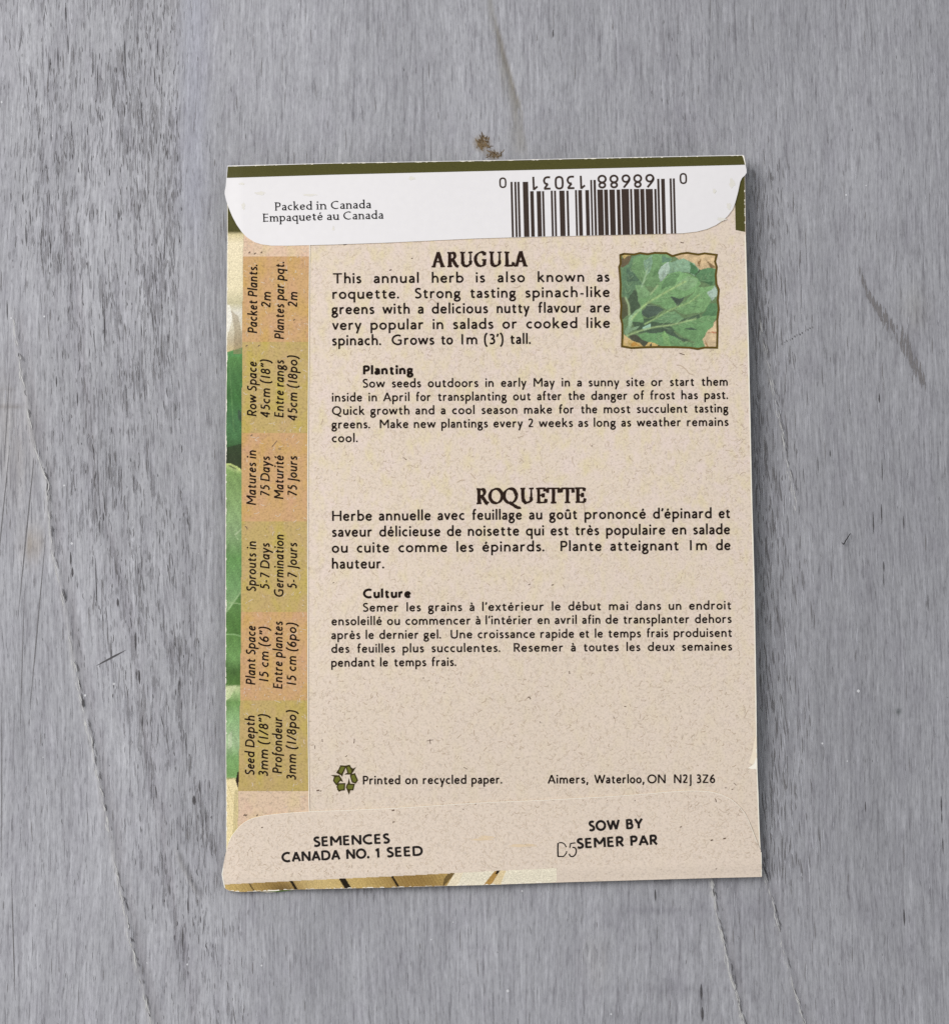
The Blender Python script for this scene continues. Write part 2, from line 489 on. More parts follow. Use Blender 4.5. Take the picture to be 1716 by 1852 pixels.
        verts.extend(world_pts(pts, np.full(len(pts), zz)).tolist())
        for a in range(3):
            faces.append([k + 2 * a, k + 2 * a + 2, k + 2 * a + 3, k + 2 * a + 1]); mats.append(mat)
    R = random.Random(3)
    # separate cracks and pits
    for u, v, ln, wd in ((47, 425, 40, 2.2), (55, 395, 28, 1.6), (91, 445, 16, 2.6), (189, 590, 66, 2.6), (186, 560, 26, 1.8), (119, 22, 36, 2.6), (105, 110, 50, 2.2),
                         (123, 80, 36, 2.0), (226, 100, 55, 2.2), (174, 1055, 92, 2.0), (213, 1090, 16, 4), (131, 1035, 18, 4), (128, 1010, 24, 3),
                         (245, 1160, 34, 3.4), (252, 1225, 26, 4), (351, 1448, 18, 6), (150, 1272, 16, 4.5), (102, 690, 20, 2.4), (140, 722, 26, 2),
                         (1590, 720, 18, 2.4), (1595, 850, 40, 1.6), (1594, 930, 38, 2.2), (1579, 945, 40, 1.8), (1634, 945, 24, 2.0), (1598, 1025, 20, 2.2), (1598, 1050, 26, 1.4), (1678, 1090, 30, 1.3), (1702, 1455, 30, 2.6),
                         (1703, 1480, 20, 2.0), (1705, 1530, 30, 1.8), (1565, 1460, 20, 2), (1501, 820, 12, 2), (1479, 840, 30, 1.4), (1268, 1795, 30, 4.0), (1270, 1835, 26, 4.5), (1635, 1660, 30, 3), (1185, 1620, 22, 3),
                         (13, 560, 36, 2), (330, 1700, 40, 2), (340, 1640, 30, 2.4), (1000, 60, 14, 2.4), (855, 640, 20, 2)):
        sliver(u, v, ln, wd, 0.03, 1)
    # long fine checks at the left edge
    for u, v, ln, wd, an in ((5, 930, 250, 1.8, -0.10), (48, 960, 320, 2.0, -0.10), (68, 1130, 330, 1.8, -0.09), (12, 760, 170, 1.3, -0.06), (40, 1200, 260, 1.3, -0.03), (24, 1700, 220, 2.0, 0.03), (3, 1420, 300, 1.6, 0)):
        sliver(u, v, ln, wd, an, 2)
    sliver(201, 1190, 60, 3.2, math.radians(118), 1)
    for k in range(13):
        t = k / 12; sliver(1414 + 55 * t + R.uniform(-1, 1), 622 - 31 * t + R.uniform(-1, 1), R.uniform(2, 5), R.uniform(1.2, 2.2), 0.3, 1 if k % 3 else 2)
    for k in range(150):
        v = R.uniform(488, 700); x = np.interp(v, [q[1] for q in SMEAR], [q[0] for q in SMEAR])
        hw = np.interp(v, [480, 540, 580, 625, 700], [2, 6, 10, 10, 5])
        if v < 535 and R.random() < 0.65:
            continue
        sliver(x + R.gauss(0, 0.5) * hw, v, R.uniform(7, 26), R.uniform(1.3, 3.2), R.uniform(-.05, .12), 5)
    # bright crest line of the ridges and broken shadow line beside it, both painted as slivers
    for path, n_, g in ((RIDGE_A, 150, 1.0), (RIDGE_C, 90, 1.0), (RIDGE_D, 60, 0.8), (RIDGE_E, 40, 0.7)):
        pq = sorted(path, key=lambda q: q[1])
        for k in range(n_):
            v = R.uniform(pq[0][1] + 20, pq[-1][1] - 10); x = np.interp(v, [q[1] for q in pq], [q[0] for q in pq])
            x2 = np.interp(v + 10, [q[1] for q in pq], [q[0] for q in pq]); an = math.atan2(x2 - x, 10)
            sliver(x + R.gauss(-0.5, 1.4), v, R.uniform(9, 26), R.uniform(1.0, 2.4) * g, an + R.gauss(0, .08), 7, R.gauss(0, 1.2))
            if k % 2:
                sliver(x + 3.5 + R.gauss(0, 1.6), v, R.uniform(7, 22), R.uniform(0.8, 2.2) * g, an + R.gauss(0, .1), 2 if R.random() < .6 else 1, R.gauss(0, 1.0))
    # broken brown chip of bare wood above the packet
    for k in range(90):
        if k < 55:
            u = 872 + R.gauss(0, 7); v = 258 + R.gauss(0, 6)
        else:
            u = 893 + R.gauss(0, 7); v = 279 + R.gauss(0, 3)
        sliver(u, v, R.uniform(4, 12), R.uniform(1.2, 3.0), R.gauss(0.5, 0.7), 8 if R.random() < 0.6 else 9)
    # raised and sunken hairs of grain: everywhere, with extra contrast streaks painted into the packet's shadow band on its right
    for k in range(6500):
        u = R.uniform(-380, 2100); v = R.uniform(-380, 2240)
        sliver(u, v, R.uniform(10, 42), R.uniform(0.6, 1.5), R.gauss(0.02, 0.03), 4 if R.random() < 0.55 else 5 if R.random() < .25 else 6, R.gauss(0, 0.8))
    for k in range(900):
        u = 1352 + abs(R.gauss(0, 42)) + 0.024 * 0; v = R.uniform(280, 1600)
        u += (v - 300) * 0.023
        sliver(u, v, R.uniform(10, 44), R.uniform(0.9, 2.0), R.gauss(0.05, 0.05), 4 if R.random() < 0.5 else 2, R.gauss(0, 1.0))
    # grain pores scattered where the belts are open
    cnt = 0
    while cnt < 2400:
        u = R.uniform(-380, 2100); v = R.uniform(-380, 2240)
        i = int((v - V0) / ST); j = int((u - U0) / ST)
        p = pore[i, j]
        if R.random() > p * p * 1.0 + 0.012:
            continue
        cnt += 1
        s = 0.55 + 0.6 * p
        sliver(u, v, R.uniform(5, 22) * s * (2.2 if R.random() < 0.10 else 1), R.uniform(0.6, 1.7) * min(s, 1.05), R.gauss(0.04, 0.06), 1 if R.random() < 0.25 else 2, R.gauss(0, 0.8))
    # white paint specks
    for u, v, s in ((130, 983, 5), (154, 1258, 5), (206, 1237, 5), (1552, 1250, 6), (1530, 352, 4), (1487, 1345, 4), (1566, 335, 3), (473, 1747, 4), (267, 1742, 5), (339, 1745, 4), (918, 1793, 6),
                    (944, 1612, 4), (1105, 1835, 4), (80, 572, 4), (20, 575, 4), (116, 878, 4), (3, 184, 4), (78, 1370, 3), (780, 1700, 3), (1532, 977 + 400, 3), (95, 245, 3)):
        sliver(u, v, s, s * 0.9, 0, 3)
    for _ in range(24):
        sliver(R.uniform(-300, 2050), R.uniform(-300, 2200), R.uniform(1.5, 2.8), R.uniform(1.3, 2.2), 0, 3)
    me = bpy.data.meshes.new('tabletop')
    me.from_pydata(verts, [], faces)
    k = Nodes('weathered_grey_paint', 0.62, 0.30)
    tc = k.tc.outputs['Object']
    warp = k.noise(16, 7, 2, off=(2, 2, 0))
    vm = k.n('ShaderNodeVectorMath', operation='MULTIPLY_ADD')
    cmb = k.n('ShaderNodeCombineXYZ'); k.link(warp, cmb.inputs[0])
    vm.inputs[1].default_value = (0.010, 0, 0)
    k.link(cmb.outputs[0], vm.inputs[0]); k.link(tc, vm.inputs[2])
    V_ = vm.outputs[0]
    fine = k.math('ADD', k.math('MULTIPLY', k.noise(3000, 300, 4, 0.72, vec=V_), 0.6), k.math('MULTIPLY', k.noise(2300, 800, 4, 0.75, vec=V_, off=(2, 6, 0)), 0.4))
    mid = k.noise(1500, 75, 4, 0.65, vec=V_, off=(7, 3, 0))
    wide = k.noise(330, 9, 3, 0.6, vec=V_, off=(1, 8, 0))
    blot = k.noise(230, 120, 4, 0.65, vec=V_, off=(4, 1, 0))
    hsum = k.math('ADD', k.math('MULTIPLY', fine, 0.55), k.math('MULTIPLY', mid, 0.45))
    base = k.ramp(wide, [(0.30, lin(150, 150, 155)), (0.50, lin(155, 155, 160)), (0.70, lin(160, 160, 165))])
    crisp = k.noise(1700, 95, 5, 0.62, vec=V_, off=(6, 2, 0))
    base = k.mix(base, k.ramp(crisp, [(0.36, (0.74, 0.73, 0.74)), (0.41, (0.96, 0.96, 0.96)), (0.56, (1, 1, 1)), (0.61, (1.13, 1.13, 1.13))]), 1.0, 'MULTIPLY')
    base = k.mix(base, k.ramp(mid, [(0.34, (0.86, 0.85, 0.86)), (0.48, (1, 1, 1)), (0.66, (1.08, 1.08, 1.08))]), 1.0, 'MULTIPLY')
    base = k.mix(base, k.ramp(fine, [(0.32, (0.62, 0.61, 0.62)), (0.48, (0.98, 0.98, 0.98)), (0.68, (1.28, 1.28, 1.27))]), 1.0, 'MULTIPLY')
    base = k.mix(base, k.ramp(blot, [(0.30, (0.93, 0.92, 0.94)), (0.55, (1.02, 1.02, 1.02))]), 1.0, 'MULTIPLY')
    at = k.n('ShaderNodeVertexColor', layer_name='wear_and_shade')
    base = k.mix(base, at.outputs['Color'], 1.0, 'MULTIPLY')
    pn = k.math('ADD', k.math('MULTIPLY', k.noise(3300, 210, 4, 0.62, vec=V_, off=(3, 9, 0)), 0.72), k.math('MULTIPLY', k.noise(1500, 420, 3, 0.6, vec=V_, off=(8, 3, 0)), 0.28))
    pm = k.math('SUBTRACT', k.math('ADD', pn, k.math('MULTIPLY', at.outputs['Alpha'], 0.115)), 0.622)
    pmask = k.grey(pm, 0.0, 0.06, 0, 0.46)
    base = k.mix(base, lin(104, 101, 103), pmask)
    k.color(base)
    k.bump(k.math('SUBTRACT', hsum, k.math('MULTIPLY', pmask, 0.7)), 0.75, 0.00025)
    pit = plain('grain_pit_and_shade', lin(82, 80, 82), 0.8, 0.2, 2000)
    pit2 = plain('shallow_pit_and_shade', lin(112, 110, 112), 0.8, 0.15, 2000)
    spk = plain('white_paint_speck', lin(200, 200, 203), 0.6)
    pale = plain('raised_grain_hair', lin(172, 172, 178), 0.6, 0.06, 2000)
    worn = plain('rubbed_bare_grain', lin(119, 116, 117), 0.8, 0.1, 2000)
    faint = plain('faint_grain_hair', lin(134, 133, 138), 0.7, 0.06, 2000)
    crest = plain('painted_crest_light', lin(188, 187, 186), 0.6, 0.08, 2000)  # pale slivers painting the light along the ridge crests
    brown = plain('brown_bare_wood', lin(118, 100, 76), 0.75, 0.15, 2000)
    dkbrown = plain('dark_bare_wood', lin(88, 72, 52), 0.75, 0.15, 2000)
    for m_ in (k.m, pit, pit2, spk, pale, worn, faint, crest, brown, dkbrown):
        me.materials.append(m_)
    me.polygons.foreach_set('material_index', mats)
    colr = np.ones((len(verts), 4), np.float32)
    colr[:n, :3] = np.clip(tint.reshape(-1, 3), 0, 2); colr[:n, 3] = np.clip(pore.ravel(), 0, 1.4)
    a = me.color_attributes.new('wear_and_shade', 'FLOAT_COLOR', 'POINT')  # wear and tone, with ridge and splinter shade painted in
    a.data.foreach_set('color', colr.ravel())
    me.polygons.foreach_set('use_smooth', [True] * len(faces))
    o = bpy.data.objects.new('tabletop', me)
    COL.objects.link(o)
    o['kind'] = 'structure'
    o['label'] = 'weathered grey painted wooden table top with vertical grain'
    o['category'] = 'table top'
build_tabletop()

# ------------------------------------------------------------------ lettering: centre-line alphabets
G = {}
def glyph(ch, l, r, *strokes):
    G[ch] = (l, r, strokes)
ST_, RD, DG = 0.068, 0.04, 0.012
_bb = 's .05,.33 .13,.405 .235,.43 .345,.375 .402,.24 .345,.10 .235,.045 .13,.06 .05,.13'
_db = 's .405,.33 .325,.405 .22,.43 .108,.375 .052,.24 .108,.10 .22,.045 .325,.06 .405,.13'
_n1 = 's .05,.31 .115,.39 .205,.43 .30,.40 .355,.30 .36,.24'
_e = ('l .06,.25 .385,.25', 's .38,.25 .365,.34 .30,.41 .215,.43 .105,.375 .052,.24 .105,.10 .22,.045 .31,.06 .39,.115')
_a = ('s .045,.375 .11,.415 .19,.43 .275,.40 .31,.31', 'l .31,.32 .31,0', 's .31,.27 .19,.25 .09,.205 .052,.13 .085,.065 .155,.045 .235,.07 .31,.13')
_u = ('l .05,.475 .05,.18', 's .05,.19 .075,.09 .175,.045 .28,.075 .36,.16', 'l .36,.475 .36,0')
_P = ('l .05,0 .05,.70', 'l .05,.65 .20,.65', 's .19,.65 .30,.64 .37,.58 .39,.49 .36,.39 .29,.33 .19,.32', 'l .05,.32 .20,.32')
glyph('a', RD, ST_, *_a)
glyph('b', ST_, RD, 'l .05,0 .05,.75', _bb)
glyph('c', RD, .025, 's .345,.385 .25,.43 .13,.385 .052,.24 .13,.09 .25,.045 .35,.085')
glyph('d', RD, ST_, 'l .405,0 .405,.75', _db)
glyph('e', RD, RD, *_e)
glyph('f', DG, -.02, 'l .11,0 .11,.57', 's .11,.55 .135,.65 .19,.70 .285,.69', 'h .0,.432 .26,.432')
glyph('g', RD, .0, 'o .20,.295 .135,.13', 'h .27,.418 .42,.43', 's .125,.185 .075,.135 .125,.085 .23,.065 .345,.035 .385,-.06 .33,-.155 .21,-.195 .09,-.165 .05,-.085 .085,-.015 .165,.03')
glyph('h', ST_, ST_, 'l .05,0 .05,.75', _n1, 'l .36,.25 .36,0')
glyph('i', ST_, ST_, 'l .05,0 .05,.475', 'd .05,.635')
glyph('j', .02, ST_, 'l .10,.475 .10,-.08', 's .10,-.08 .09,-.17 .02,-.22', 'd .10,.635')
glyph('k', ST_, DG, 'l .05,0 .05,.75', 'l .06,.20 .345,.475', 'l .15,.28 .385,0')
glyph('l', ST_, ST_, 'l .05,0 .05,.75')
glyph('m', ST_, ST_, 'l .05,0 .05,.475', 's .05,.31 .11,.39 .19,.43 .275,.40 .325,.30 .33,.24', 'l .33,.25 .33,0', 's .33,.31 .39,.39 .47,.43 .555,.40 .605,.30 .61,.24', 'l .61,.25 .61,0')
glyph('n', ST_, ST_, 'l .05,0 .05,.475', _n1, 'l .36,.25 .36,0')
glyph('o', RD, RD, 'o .2325,.2375 .18,.193')
glyph('p', ST_, RD, 'l .05,.475 .05,-.25', _bb)
glyph('q', RD, ST_, 'l .405,.475 .405,-.25', _db)
glyph('r', ST_, DG, 'l .05,0 .05,.475', 's .05,.30 .11,.39 .19,.43 .285,.42')
glyph('s', RD, RD, 's .275,.395 .19,.43 .10,.41 .062,.345 .11,.28 .19,.235 .26,.185 .268,.11 .205,.055 .12,.045 .04,.085')
glyph('t', DG, DG, 'l .12,.58 .12,.14', 's .12,.16 .14,.07 .20,.045 .29,.07', 'h .0,.432 .29,.432')
glyph('u', ST_, ST_, *_u)
glyph('v', DG, DG, 'l .045,.475 .21,.03', 'l .21,.03 .375,.475')
glyph('w', DG, DG, 'l .045,.475 .19,.03', 'l .19,.03 .345,.45', 'l .345,.45 .50,.03', 'l .50,.03 .645,.475')
glyph('x', DG, DG, 'l .05,0 .37,.475', 'l .05,.475 .37,0')
glyph('y', DG, DG, 'l .045,.475 .215,.04', 'l .385,.475 .13,-.25')
glyph('z', .03, .03, 'h .02,.43 .35,.43', 'l .34,.43 .05,.05', 'h .02,.05 .38,.05')
glyph('é', RD, RD, *_e, 'l .19,.54 .28,.68')
glyph('è', RD, RD, *_e, 'l .26,.54 .16,.68')
glyph('à', RD, ST_, *_a, 'l .21,.54 .11,.68')
glyph('û', ST_, ST_, *_u, 'l .09,.55 .205,.67', 'l .205,.67 .32,.55')
glyph('A', DG, DG, 'l .045,0 .315,.69', 'l .315,.69 .585,0', 'h .13,.22 .50,.22')
glyph('B', ST_, RD, 'l .05,0 .05,.70', 'h .05,.65 .23,.65', 's .22,.65 .31,.61 .335,.52 .31,.43 .22,.385', 'h .05,.385 .24,.385', 's .23,.385 .345,.34 .38,.22 .345,.10 .23,.05', 'h .05,.05 .24,.05')
glyph('C', RD, RD, 's .60,.61 .50,.65 .38,.66 .20,.60 .085,.48 .052,.35 .085,.22 .20,.10 .38,.04 .50,.05 .60,.09')
glyph('D', ST_, RD, 'l .05,0 .05,.70', 'h .05,.65 .24,.65', 's .22,.65 .40,.62 .53,.51 .57,.35 .53,.19 .40,.08 .22,.05', 'h .05,.05 .24,.05')
glyph('E', ST_, RD, 'l .05,0 .05,.70', 'h .05,.65 .38,.65', 'h .05,.365 .36,.365', 'h .05,.05 .39,.05')
glyph('G', RD, ST_, 's .61,.61 .51,.65 .39,.66 .20,.60 .085,.48 .052,.35 .085,.22 .20,.10 .39,.04 .52,.055 .62,.09', 'l .62,.06 .62,.34', 'h .42,.33 .66,.33')
glyph('H', ST_, ST_, 'l .05,0 .05,.70', 'l .57,0 .57,.70', 'h .05,.37 .57,.37')
glyph('J', .02, ST_, 'l .11,.70 .11,-.06', 's .11,-.05 .10,-.15 .01,-.20')
glyph('L', ST_, RD, 'l .05,0 .05,.70', 'h .05,.05 .38,.05')
glyph('M', ST_, ST_, 'l .05,0 .05,.70', 'l .06,.69 .36,.24', 'l .36,.24 .66,.69', 'l .67,0 .67,.70')
glyph('N', ST_, ST_, 'l .05,0 .05,.70', 'l .05,.70 .56,.01', 'l .56,0 .56,.70')
glyph('O', RD, RD, 'o .37,.35 .32,.31')
glyph('P', ST_, RD, *_P)
glyph('Q', RD, RD, 'o .37,.35 .32,.31', 's .37,.05 .48,-.02 .59,-.09 .72,-.11')
glyph('R', ST_, DG, *_P, 'l .19,.33 .44,0')
glyph('S', RD, RD, 's .37,.61 .28,.655 .17,.65 .085,.59 .075,.49 .14,.41 .24,.35 .34,.28 .375,.18 .33,.085 .22,.04 .13,.045 .04,.09')
glyph('T', DG, DG, 'h .0,.65 .60,.65', 'l .30,.65 .30,0')
glyph('U', ST_, ST_, 'l .05,.70 .05,.25', 's .05,.26 .085,.12 .18,.055 .27,.042 .36,.055 .455,.12 .49,.26', 'l .49,.25 .49,.70')
glyph('W', DG, DG, 'l .045,.70 .27,.02', 'l .27,.02 .475,.67', 'l .475,.67 .68,.02', 'l .68,.02 .905,.70')
glyph('Y', DG, DG, 'l .045,.70 .27,.32', 'l .27,.32 .495,.70', 'l .27,.33 .27,0')
glyph('Z', .03, .03, 'h .03,.65 .47,.65', 'l .455,.65 .06,.05', 'h .03,.05 .49,.05')
glyph('0', RD, RD, 'o .22,.35 .17,.31')
glyph('1', .14, .12, 'l .05,0 .05,.70')
glyph('2', RD, RD, 's .05,.56 .105,.635 .20,.66 .305,.615 .335,.51 .28,.36 .17,.20 .055,.06', 'h .04,.05 .40,.05')
glyph('3', RD, RD, 's .06,.615 .18,.66 .28,.615 .305,.51 .255,.415 .14,.375', 's .14,.375 .285,.34 .345,.215 .30,.095 .18,.04 .05,.08')
glyph('4', RD, RD, 'l .32,0 .32,.70', 'l .31,.69 .045,.20', 'h .03,.20 .43,.20')
glyph('5', RD, RD, 'h .10,.65 .36,.65', 'l .13,.65 .105,.40', 's .105,.39 .22,.415 .33,.35 .36,.22 .29,.09 .17,.04 .05,.08')
glyph('6', RD, RD, 's .33,.67 .20,.58 .095,.43 .052,.25 .09,.11 .21,.042 .325,.09 .37,.205 .325,.33 .215,.375 .11,.33 .065,.24')
glyph('7', RD, RD, 'h .03,.65 .39,.65', 'l .37,.65 .13,0')
glyph('8', RD, RD, 'o .20,.515 .125,.143', 'o .20,.205 .155,.163')
glyph('-', .03, .03, 'h .02,.23 .23,.23')
glyph('.', .04, .04, 'd .06,.06')
glyph(',', .03, .03, 'd .08,.06', 'l .09,.05 .03,-.13')
glyph('’', .02, .02, 'd .09,.65', 'l .10,.64 .04,.50')
glyph('”', .02, .02, 'd .09,.65', 'l .10,.64 .04,.50', 'd .25,.65', 'l .26,.64 .20,.50')
glyph('(', .05, .02, 's .21,.77 .10,.60 .06,.30 .10,0 .21,-.17')
glyph(')', .02, .05, 's .05,.77 .16,.60 .20,.30 .16,0 .05,-.17')
glyph('/', .02, .02, 'l .03,0 .29,.70')
IT = {}
IT['a'] = (RD, ST_, ('l .36,0 .36,.475', 's .36,.33 .29,.41 .20,.43 .10,.36 .052,.21 .09,.075 .17,.045 .27,.10 .36,.22'))
IT['e'] = (RD, RD, ('l .06,.235 .34,.27', 's .34,.26 .33,.36 .27,.42 .20,.43 .10,.36 .052,.22 .09,.09 .19,.045 .28,.06 .35,.115'))
IT['f'] = (.0, -.02, ('l .11,-.16 .11,.57', 's .11,.55 .135,.65 .19,.70 .285,.69', 'h .0,.432 .26,.432'))
IT['p'] = (ST_, RD, ('l .05,.50 .05,-.25', _bb))
OCR = {}
OCR['1'] = (.05, .05, ('l .24,0 .24,.70', 'l .24,.68 .03,.52'))
OCR['3'] = (.05, .05, ('h .03,.65 .38,.65', 'l .37,.65 .17,.40', 's .17,.40 .31,.37 .375,.22 .31,.085 .19,.045 .04,.05'))
OCR['6'] = (.05, .05, ('l .33,.69 .14,.44', 's .14,.44 .06,.30 .06,.17 .13,.07 .22,.045 .33,.09 .375,.21 .33,.34 .22,.39 .11,.34 .06,.22'))
OCR['8'] = (.05, .05, ('o .21,.535 .135,.125', 'o .21,.215 .165,.175'))
OCR['0'] = (.05, .05, ('s .21,.655 .33,.61 .375,.48 .375,.22 .33,.09 .21,.045 .09,.09 .045,.22 .045,.48 .09,.61 .21,.655',))
SERIF_O = {}
SERIF_O['A'] = (-.06, -.06, ('l .10,.02 .33,.70', 'l .33,.70 .56,.02', 'h .19,.24 .47,.24', 'S .08,.02 .11', 'S .57,.02 .13'))
SERIF_O['R'] = (.02, -.06, ('l .13,0 .13,.68', 'h .0,.66 .28,.66', 's .27,.66 .37,.63 .41,.52 .37,.41 .27,.36', 'h .13,.36 .29,.36', 's .26,.36 .38,.20 .48,.06 .60,.0', 'S .13,.02 .13'))
SERIF_O['U'] = (-.01, -.01, ('l .12,.68 .12,.25', 's .12,.27 .15,.12 .22,.05 .33,.03 .44,.06 .53,.14 .545,.28', 't .545,.26 .545,.68', 'S .12,.67 .13', 'S .545,.67 .12'))
SERIF_O['G'] = (.0, .0, ('s .55,.58 .47,.66 .35,.67 .18,.60 .08,.46 .06,.33 .10,.18 .21,.06 .36,.025 .48,.06 .53,.10', 'l .54,.07 .54,.30', 'l .55,.67 .55,.52', 'S .53,.31 .12'))
SERIF_O['L'] = (-.01, -.07, ('l .13,0 .13,.68', 'h .0,.03 .44,.03', 'S .13,.66 .14', 'l .46,.01 .48,.19'))
SERIF_O['O'] = (-.02, -.03, ('o .37,.345 .31,.325',))
SERIF_O['Q'] = (-.03, -.17, ('o .37,.345 .31,.325', 's .33,.05 .46,-.03 .62,-.13 .78,-.20 .90,-.20'))
SERIF_O['E'] = (-.03, -.05, ('l .13,0 .13,.68', 'h .0,.66 .46,.66', 'h .0,.03 .46,.03', 'h .13,.35 .36,.35', 'l .46,.67 .44,.52', 'l .46,.02 .50,.20', 'l .36,.45 .36,.25'))
SERIF_O['T'] = (-.03, -.03, ('l .30,0 .30,.66', 'h .0,.66 .60,.66', 'S .30,.02 .14', 'l .02,.67 .0,.46', 'l .58,.67 .60,.46'))

def catmull(p, seg=5):
    p = np.asarray(p, float)
    closed = np.allclose(p[0], p[-1])
    q = np.vstack([p[-2] if closed else 2 * p[0] - p[1], p, p[1] if closed else 2 * p[-1] - p[-2]])
    out = []
    for i in range(1, len(q) - 2):
        a, b, c, d = q[i - 1], q[i], q[i + 1], q[i + 2]
        for t in np.arange(seg) / seg:
            out.append(0.5 * (2 * b + (c - a) * t + (2 * a - 5 * b + 4 * c - d) * t * t + (3 * b - a - 3 * c + d) * t ** 3))
    out.append(q[-2])
    return np.array(out)

_parsed = {}
def strokes_of(ch, st):
    key = (ch, st['name'])
    if key in _parsed:
        return _parsed[key]
    l, r, raw = st.get('alt', {}).get(ch) or G[ch]
    out = []
    for s in raw:
        kind, *nums = s.replace(',', ' ').split()
        v = [float(x) for x in nums]
        if kind in 'lht':
            p = np.array(v).reshape(-1, 2)
        elif kind == 's':
            p = catmull(np.array(v).reshape(-1, 2))
        elif kind == 'o':
            a = np.linspace(0, 2 * math.pi, 26)
            p = np.stack([v[0] + v[2] * np.cos(a), v[1] + v[3] * np.sin(a)], 1)
        elif kind == 'd':
            p = np.array([v])
        elif kind == 'S':
            p = np.array([[v[0] - v[2], v[1]], [v[0] + v[2], v[1]]])
        out.append((kind, p))
    xs = np.concatenate([p[:, 0] for k_, p in out])
    hw = st['w'] / 2
    out = (l, r, out, xs.min() - (hw if st.get('pad', True) else 0), xs.max() + hw)
    _parsed[key] = out
    return out

BODY = dict(name='body', sb=0.88, w=0.123, hb=0.099)
BOLD = dict(name='bold', w=0.190, hb=0.115, sb=0.45, wfit='scale')
ITAL = dict(name='ital', w=0.116, hb=0.096, skew=0.16, alt=IT)
HELV = dict(name='helv', w=0.172, hb=0.150, sb=0.5, wfit='scale')
OCRB = dict(name='ocr', w=0.105, hb=0.105, alt=OCR)
SERIF = dict(name='serif', w=0.115, hb=0.065, thin=0.062, serif=0.08, wfit='scale')
HEAD = dict(name='head', w=0.158, hb=0.080, thin=0.078, alt=SERIF_O, rough=0.010)
THIN = dict(name='thin', w=0.075, hb=0.075)

def layout(text, st, track=0.0):
    x = 0.0; out = []; first = True; sb = st.get('sb', 1.0)
    for ch in text:
        if ch == ' ':
            x += 0.26 + track; continue
        l, r, ss, x0, x1 = strokes_of(ch, st)
        if not first:
            x += l * sb
        out.append((ch, x - x0)); x += (x1 - x0) + r * sb + track
        first = False; last_r = r
    return out, x - last_r * sb - track

_zc = [0]
def write(part, text, p0, p1, size, st, mat, layer=1.6e-5, fit='track'):
    """set one run of text so that its ink runs from p0 to p1"""
    p0 = np.array(p0, float); p1 = np.array(p1, float)
    L = np.linalg.norm(p1 - p0); d = (p1 - p0) / L; n = np.array([d[1], -d[0]])
    place, nat = layout(text, st)
    gaps = max(1, len(text) - 1)
    track = 0.0
    if fit == 'track' and len(text) > 1:
        pre = min(max((L / size) / nat, 0.92), 1.10)
        track = (L / size / pre - nat) / gaps
        track = min(max(track, -0.03), 0.35)
        place, nat = layout(text, st, track)
    xs = (L / size) / nat if fit != 'none' else 1.0
    for ch, x in place:
        l, r, ss, x0, x1 = strokes_of(ch, st)
        for kind, p in ss:
            _zc[0] = (_zc[0] + 1) % 7
            lay = layer + _zc[0] * 1.0e-6
            def tr(q):
                X = (q[:, 0] + x + st.get('skew', 0) * q[:, 1]) * size * xs
                return p0 + X[:, None] * d + (q[:, 1] * size)[:, None] * n
            if kind == 'd':
                rad = st['w'] * 0.60
                a = np.linspace(0, 2 * math.pi, 11)[:-1]
                c = tr(p)[0]
                part.add(np.stack([c[0] + rad * size * np.cos(-a), c[1] + rad * size * np.sin(-a)], 1), lay + part.LIFT, [list(range(10))], mat)
                continue
            q = p
            if len(q) == 2:
                q = np.stack([np.linspace(p[0, i], p[1, i], 4) for i in (0, 1)], 1)
            if kind in 'hS':
                hw = st['hb'] / 2
            elif kind == 't':
                hw = st.get('thin', st['w']) * 0.55
            elif 'thin' in st:
                g = np.gradient(q, axis=0); ang = np.arctan2(g[:, 1], g[:, 0])
                hw = (st['thin'] + (st['w'] - st['thin']) * np.abs(np.sin(ang - math.radians(22)))) / 2
            else:
                hw = st['w'] / 2
            if st.get('rough'):
                q = q + rng.normal(0, st['rough'] * 0.5, q.shape)
                hw = np.asarray(hw) + rng.normal(0, st['rough'] * 0.5, len(q))
            part.strip(tr(q), np.asarray(hw) * size + np.zeros(len(q)), mat, lay)
            if st.get('serif') and kind == 'l' and abs(p[0, 0] - p[1, 0]) < 0.02:
                lo, hi = min(p[:, 1]), max(p[:, 1]); xx = p[0, 0]
                cap = ch.isupper()
                part.strip(tr(np.array([[xx - .10, lo + .018], [xx + .10, lo + .018]])), 0.022 * size, mat, lay + 3e-7)
                if hi > 0.4:
                    part.strip(tr(np.array([[xx - .11, hi - (.018 if cap else .055)], [xx + (.10 if cap else .02), hi - .014]])), 0.024 * size, mat, lay + 5e-7)
            if st.get('serif') and kind == 'h' and ch == 'E':
                e = p[1]
                part.strip(tr(np.array([[e[0], e[1] - .05], [e[0], e[1] + .05]])), 0.018 * size, mat, lay + 5e-7)

def line(part, words, base, size, st=BODY, mat=None):
    """words: 'text:x0:x1 ...'; base: (xa, ya, xb, yb) the baseline"""
    xa, ya, xb, yb = base
    for w in words.split():
        t, a, b = w.rsplit(':', 2)
        a, b = float(a), float(b)
        ys = [ya + (x - xa) / (xb - xa) * (yb - ya) for x in (a, b)]
        write(part, t, (a, ys[0]), (b, ys[1]), size, st, mat or M_INK, fit=st.get('wfit', 'track'))

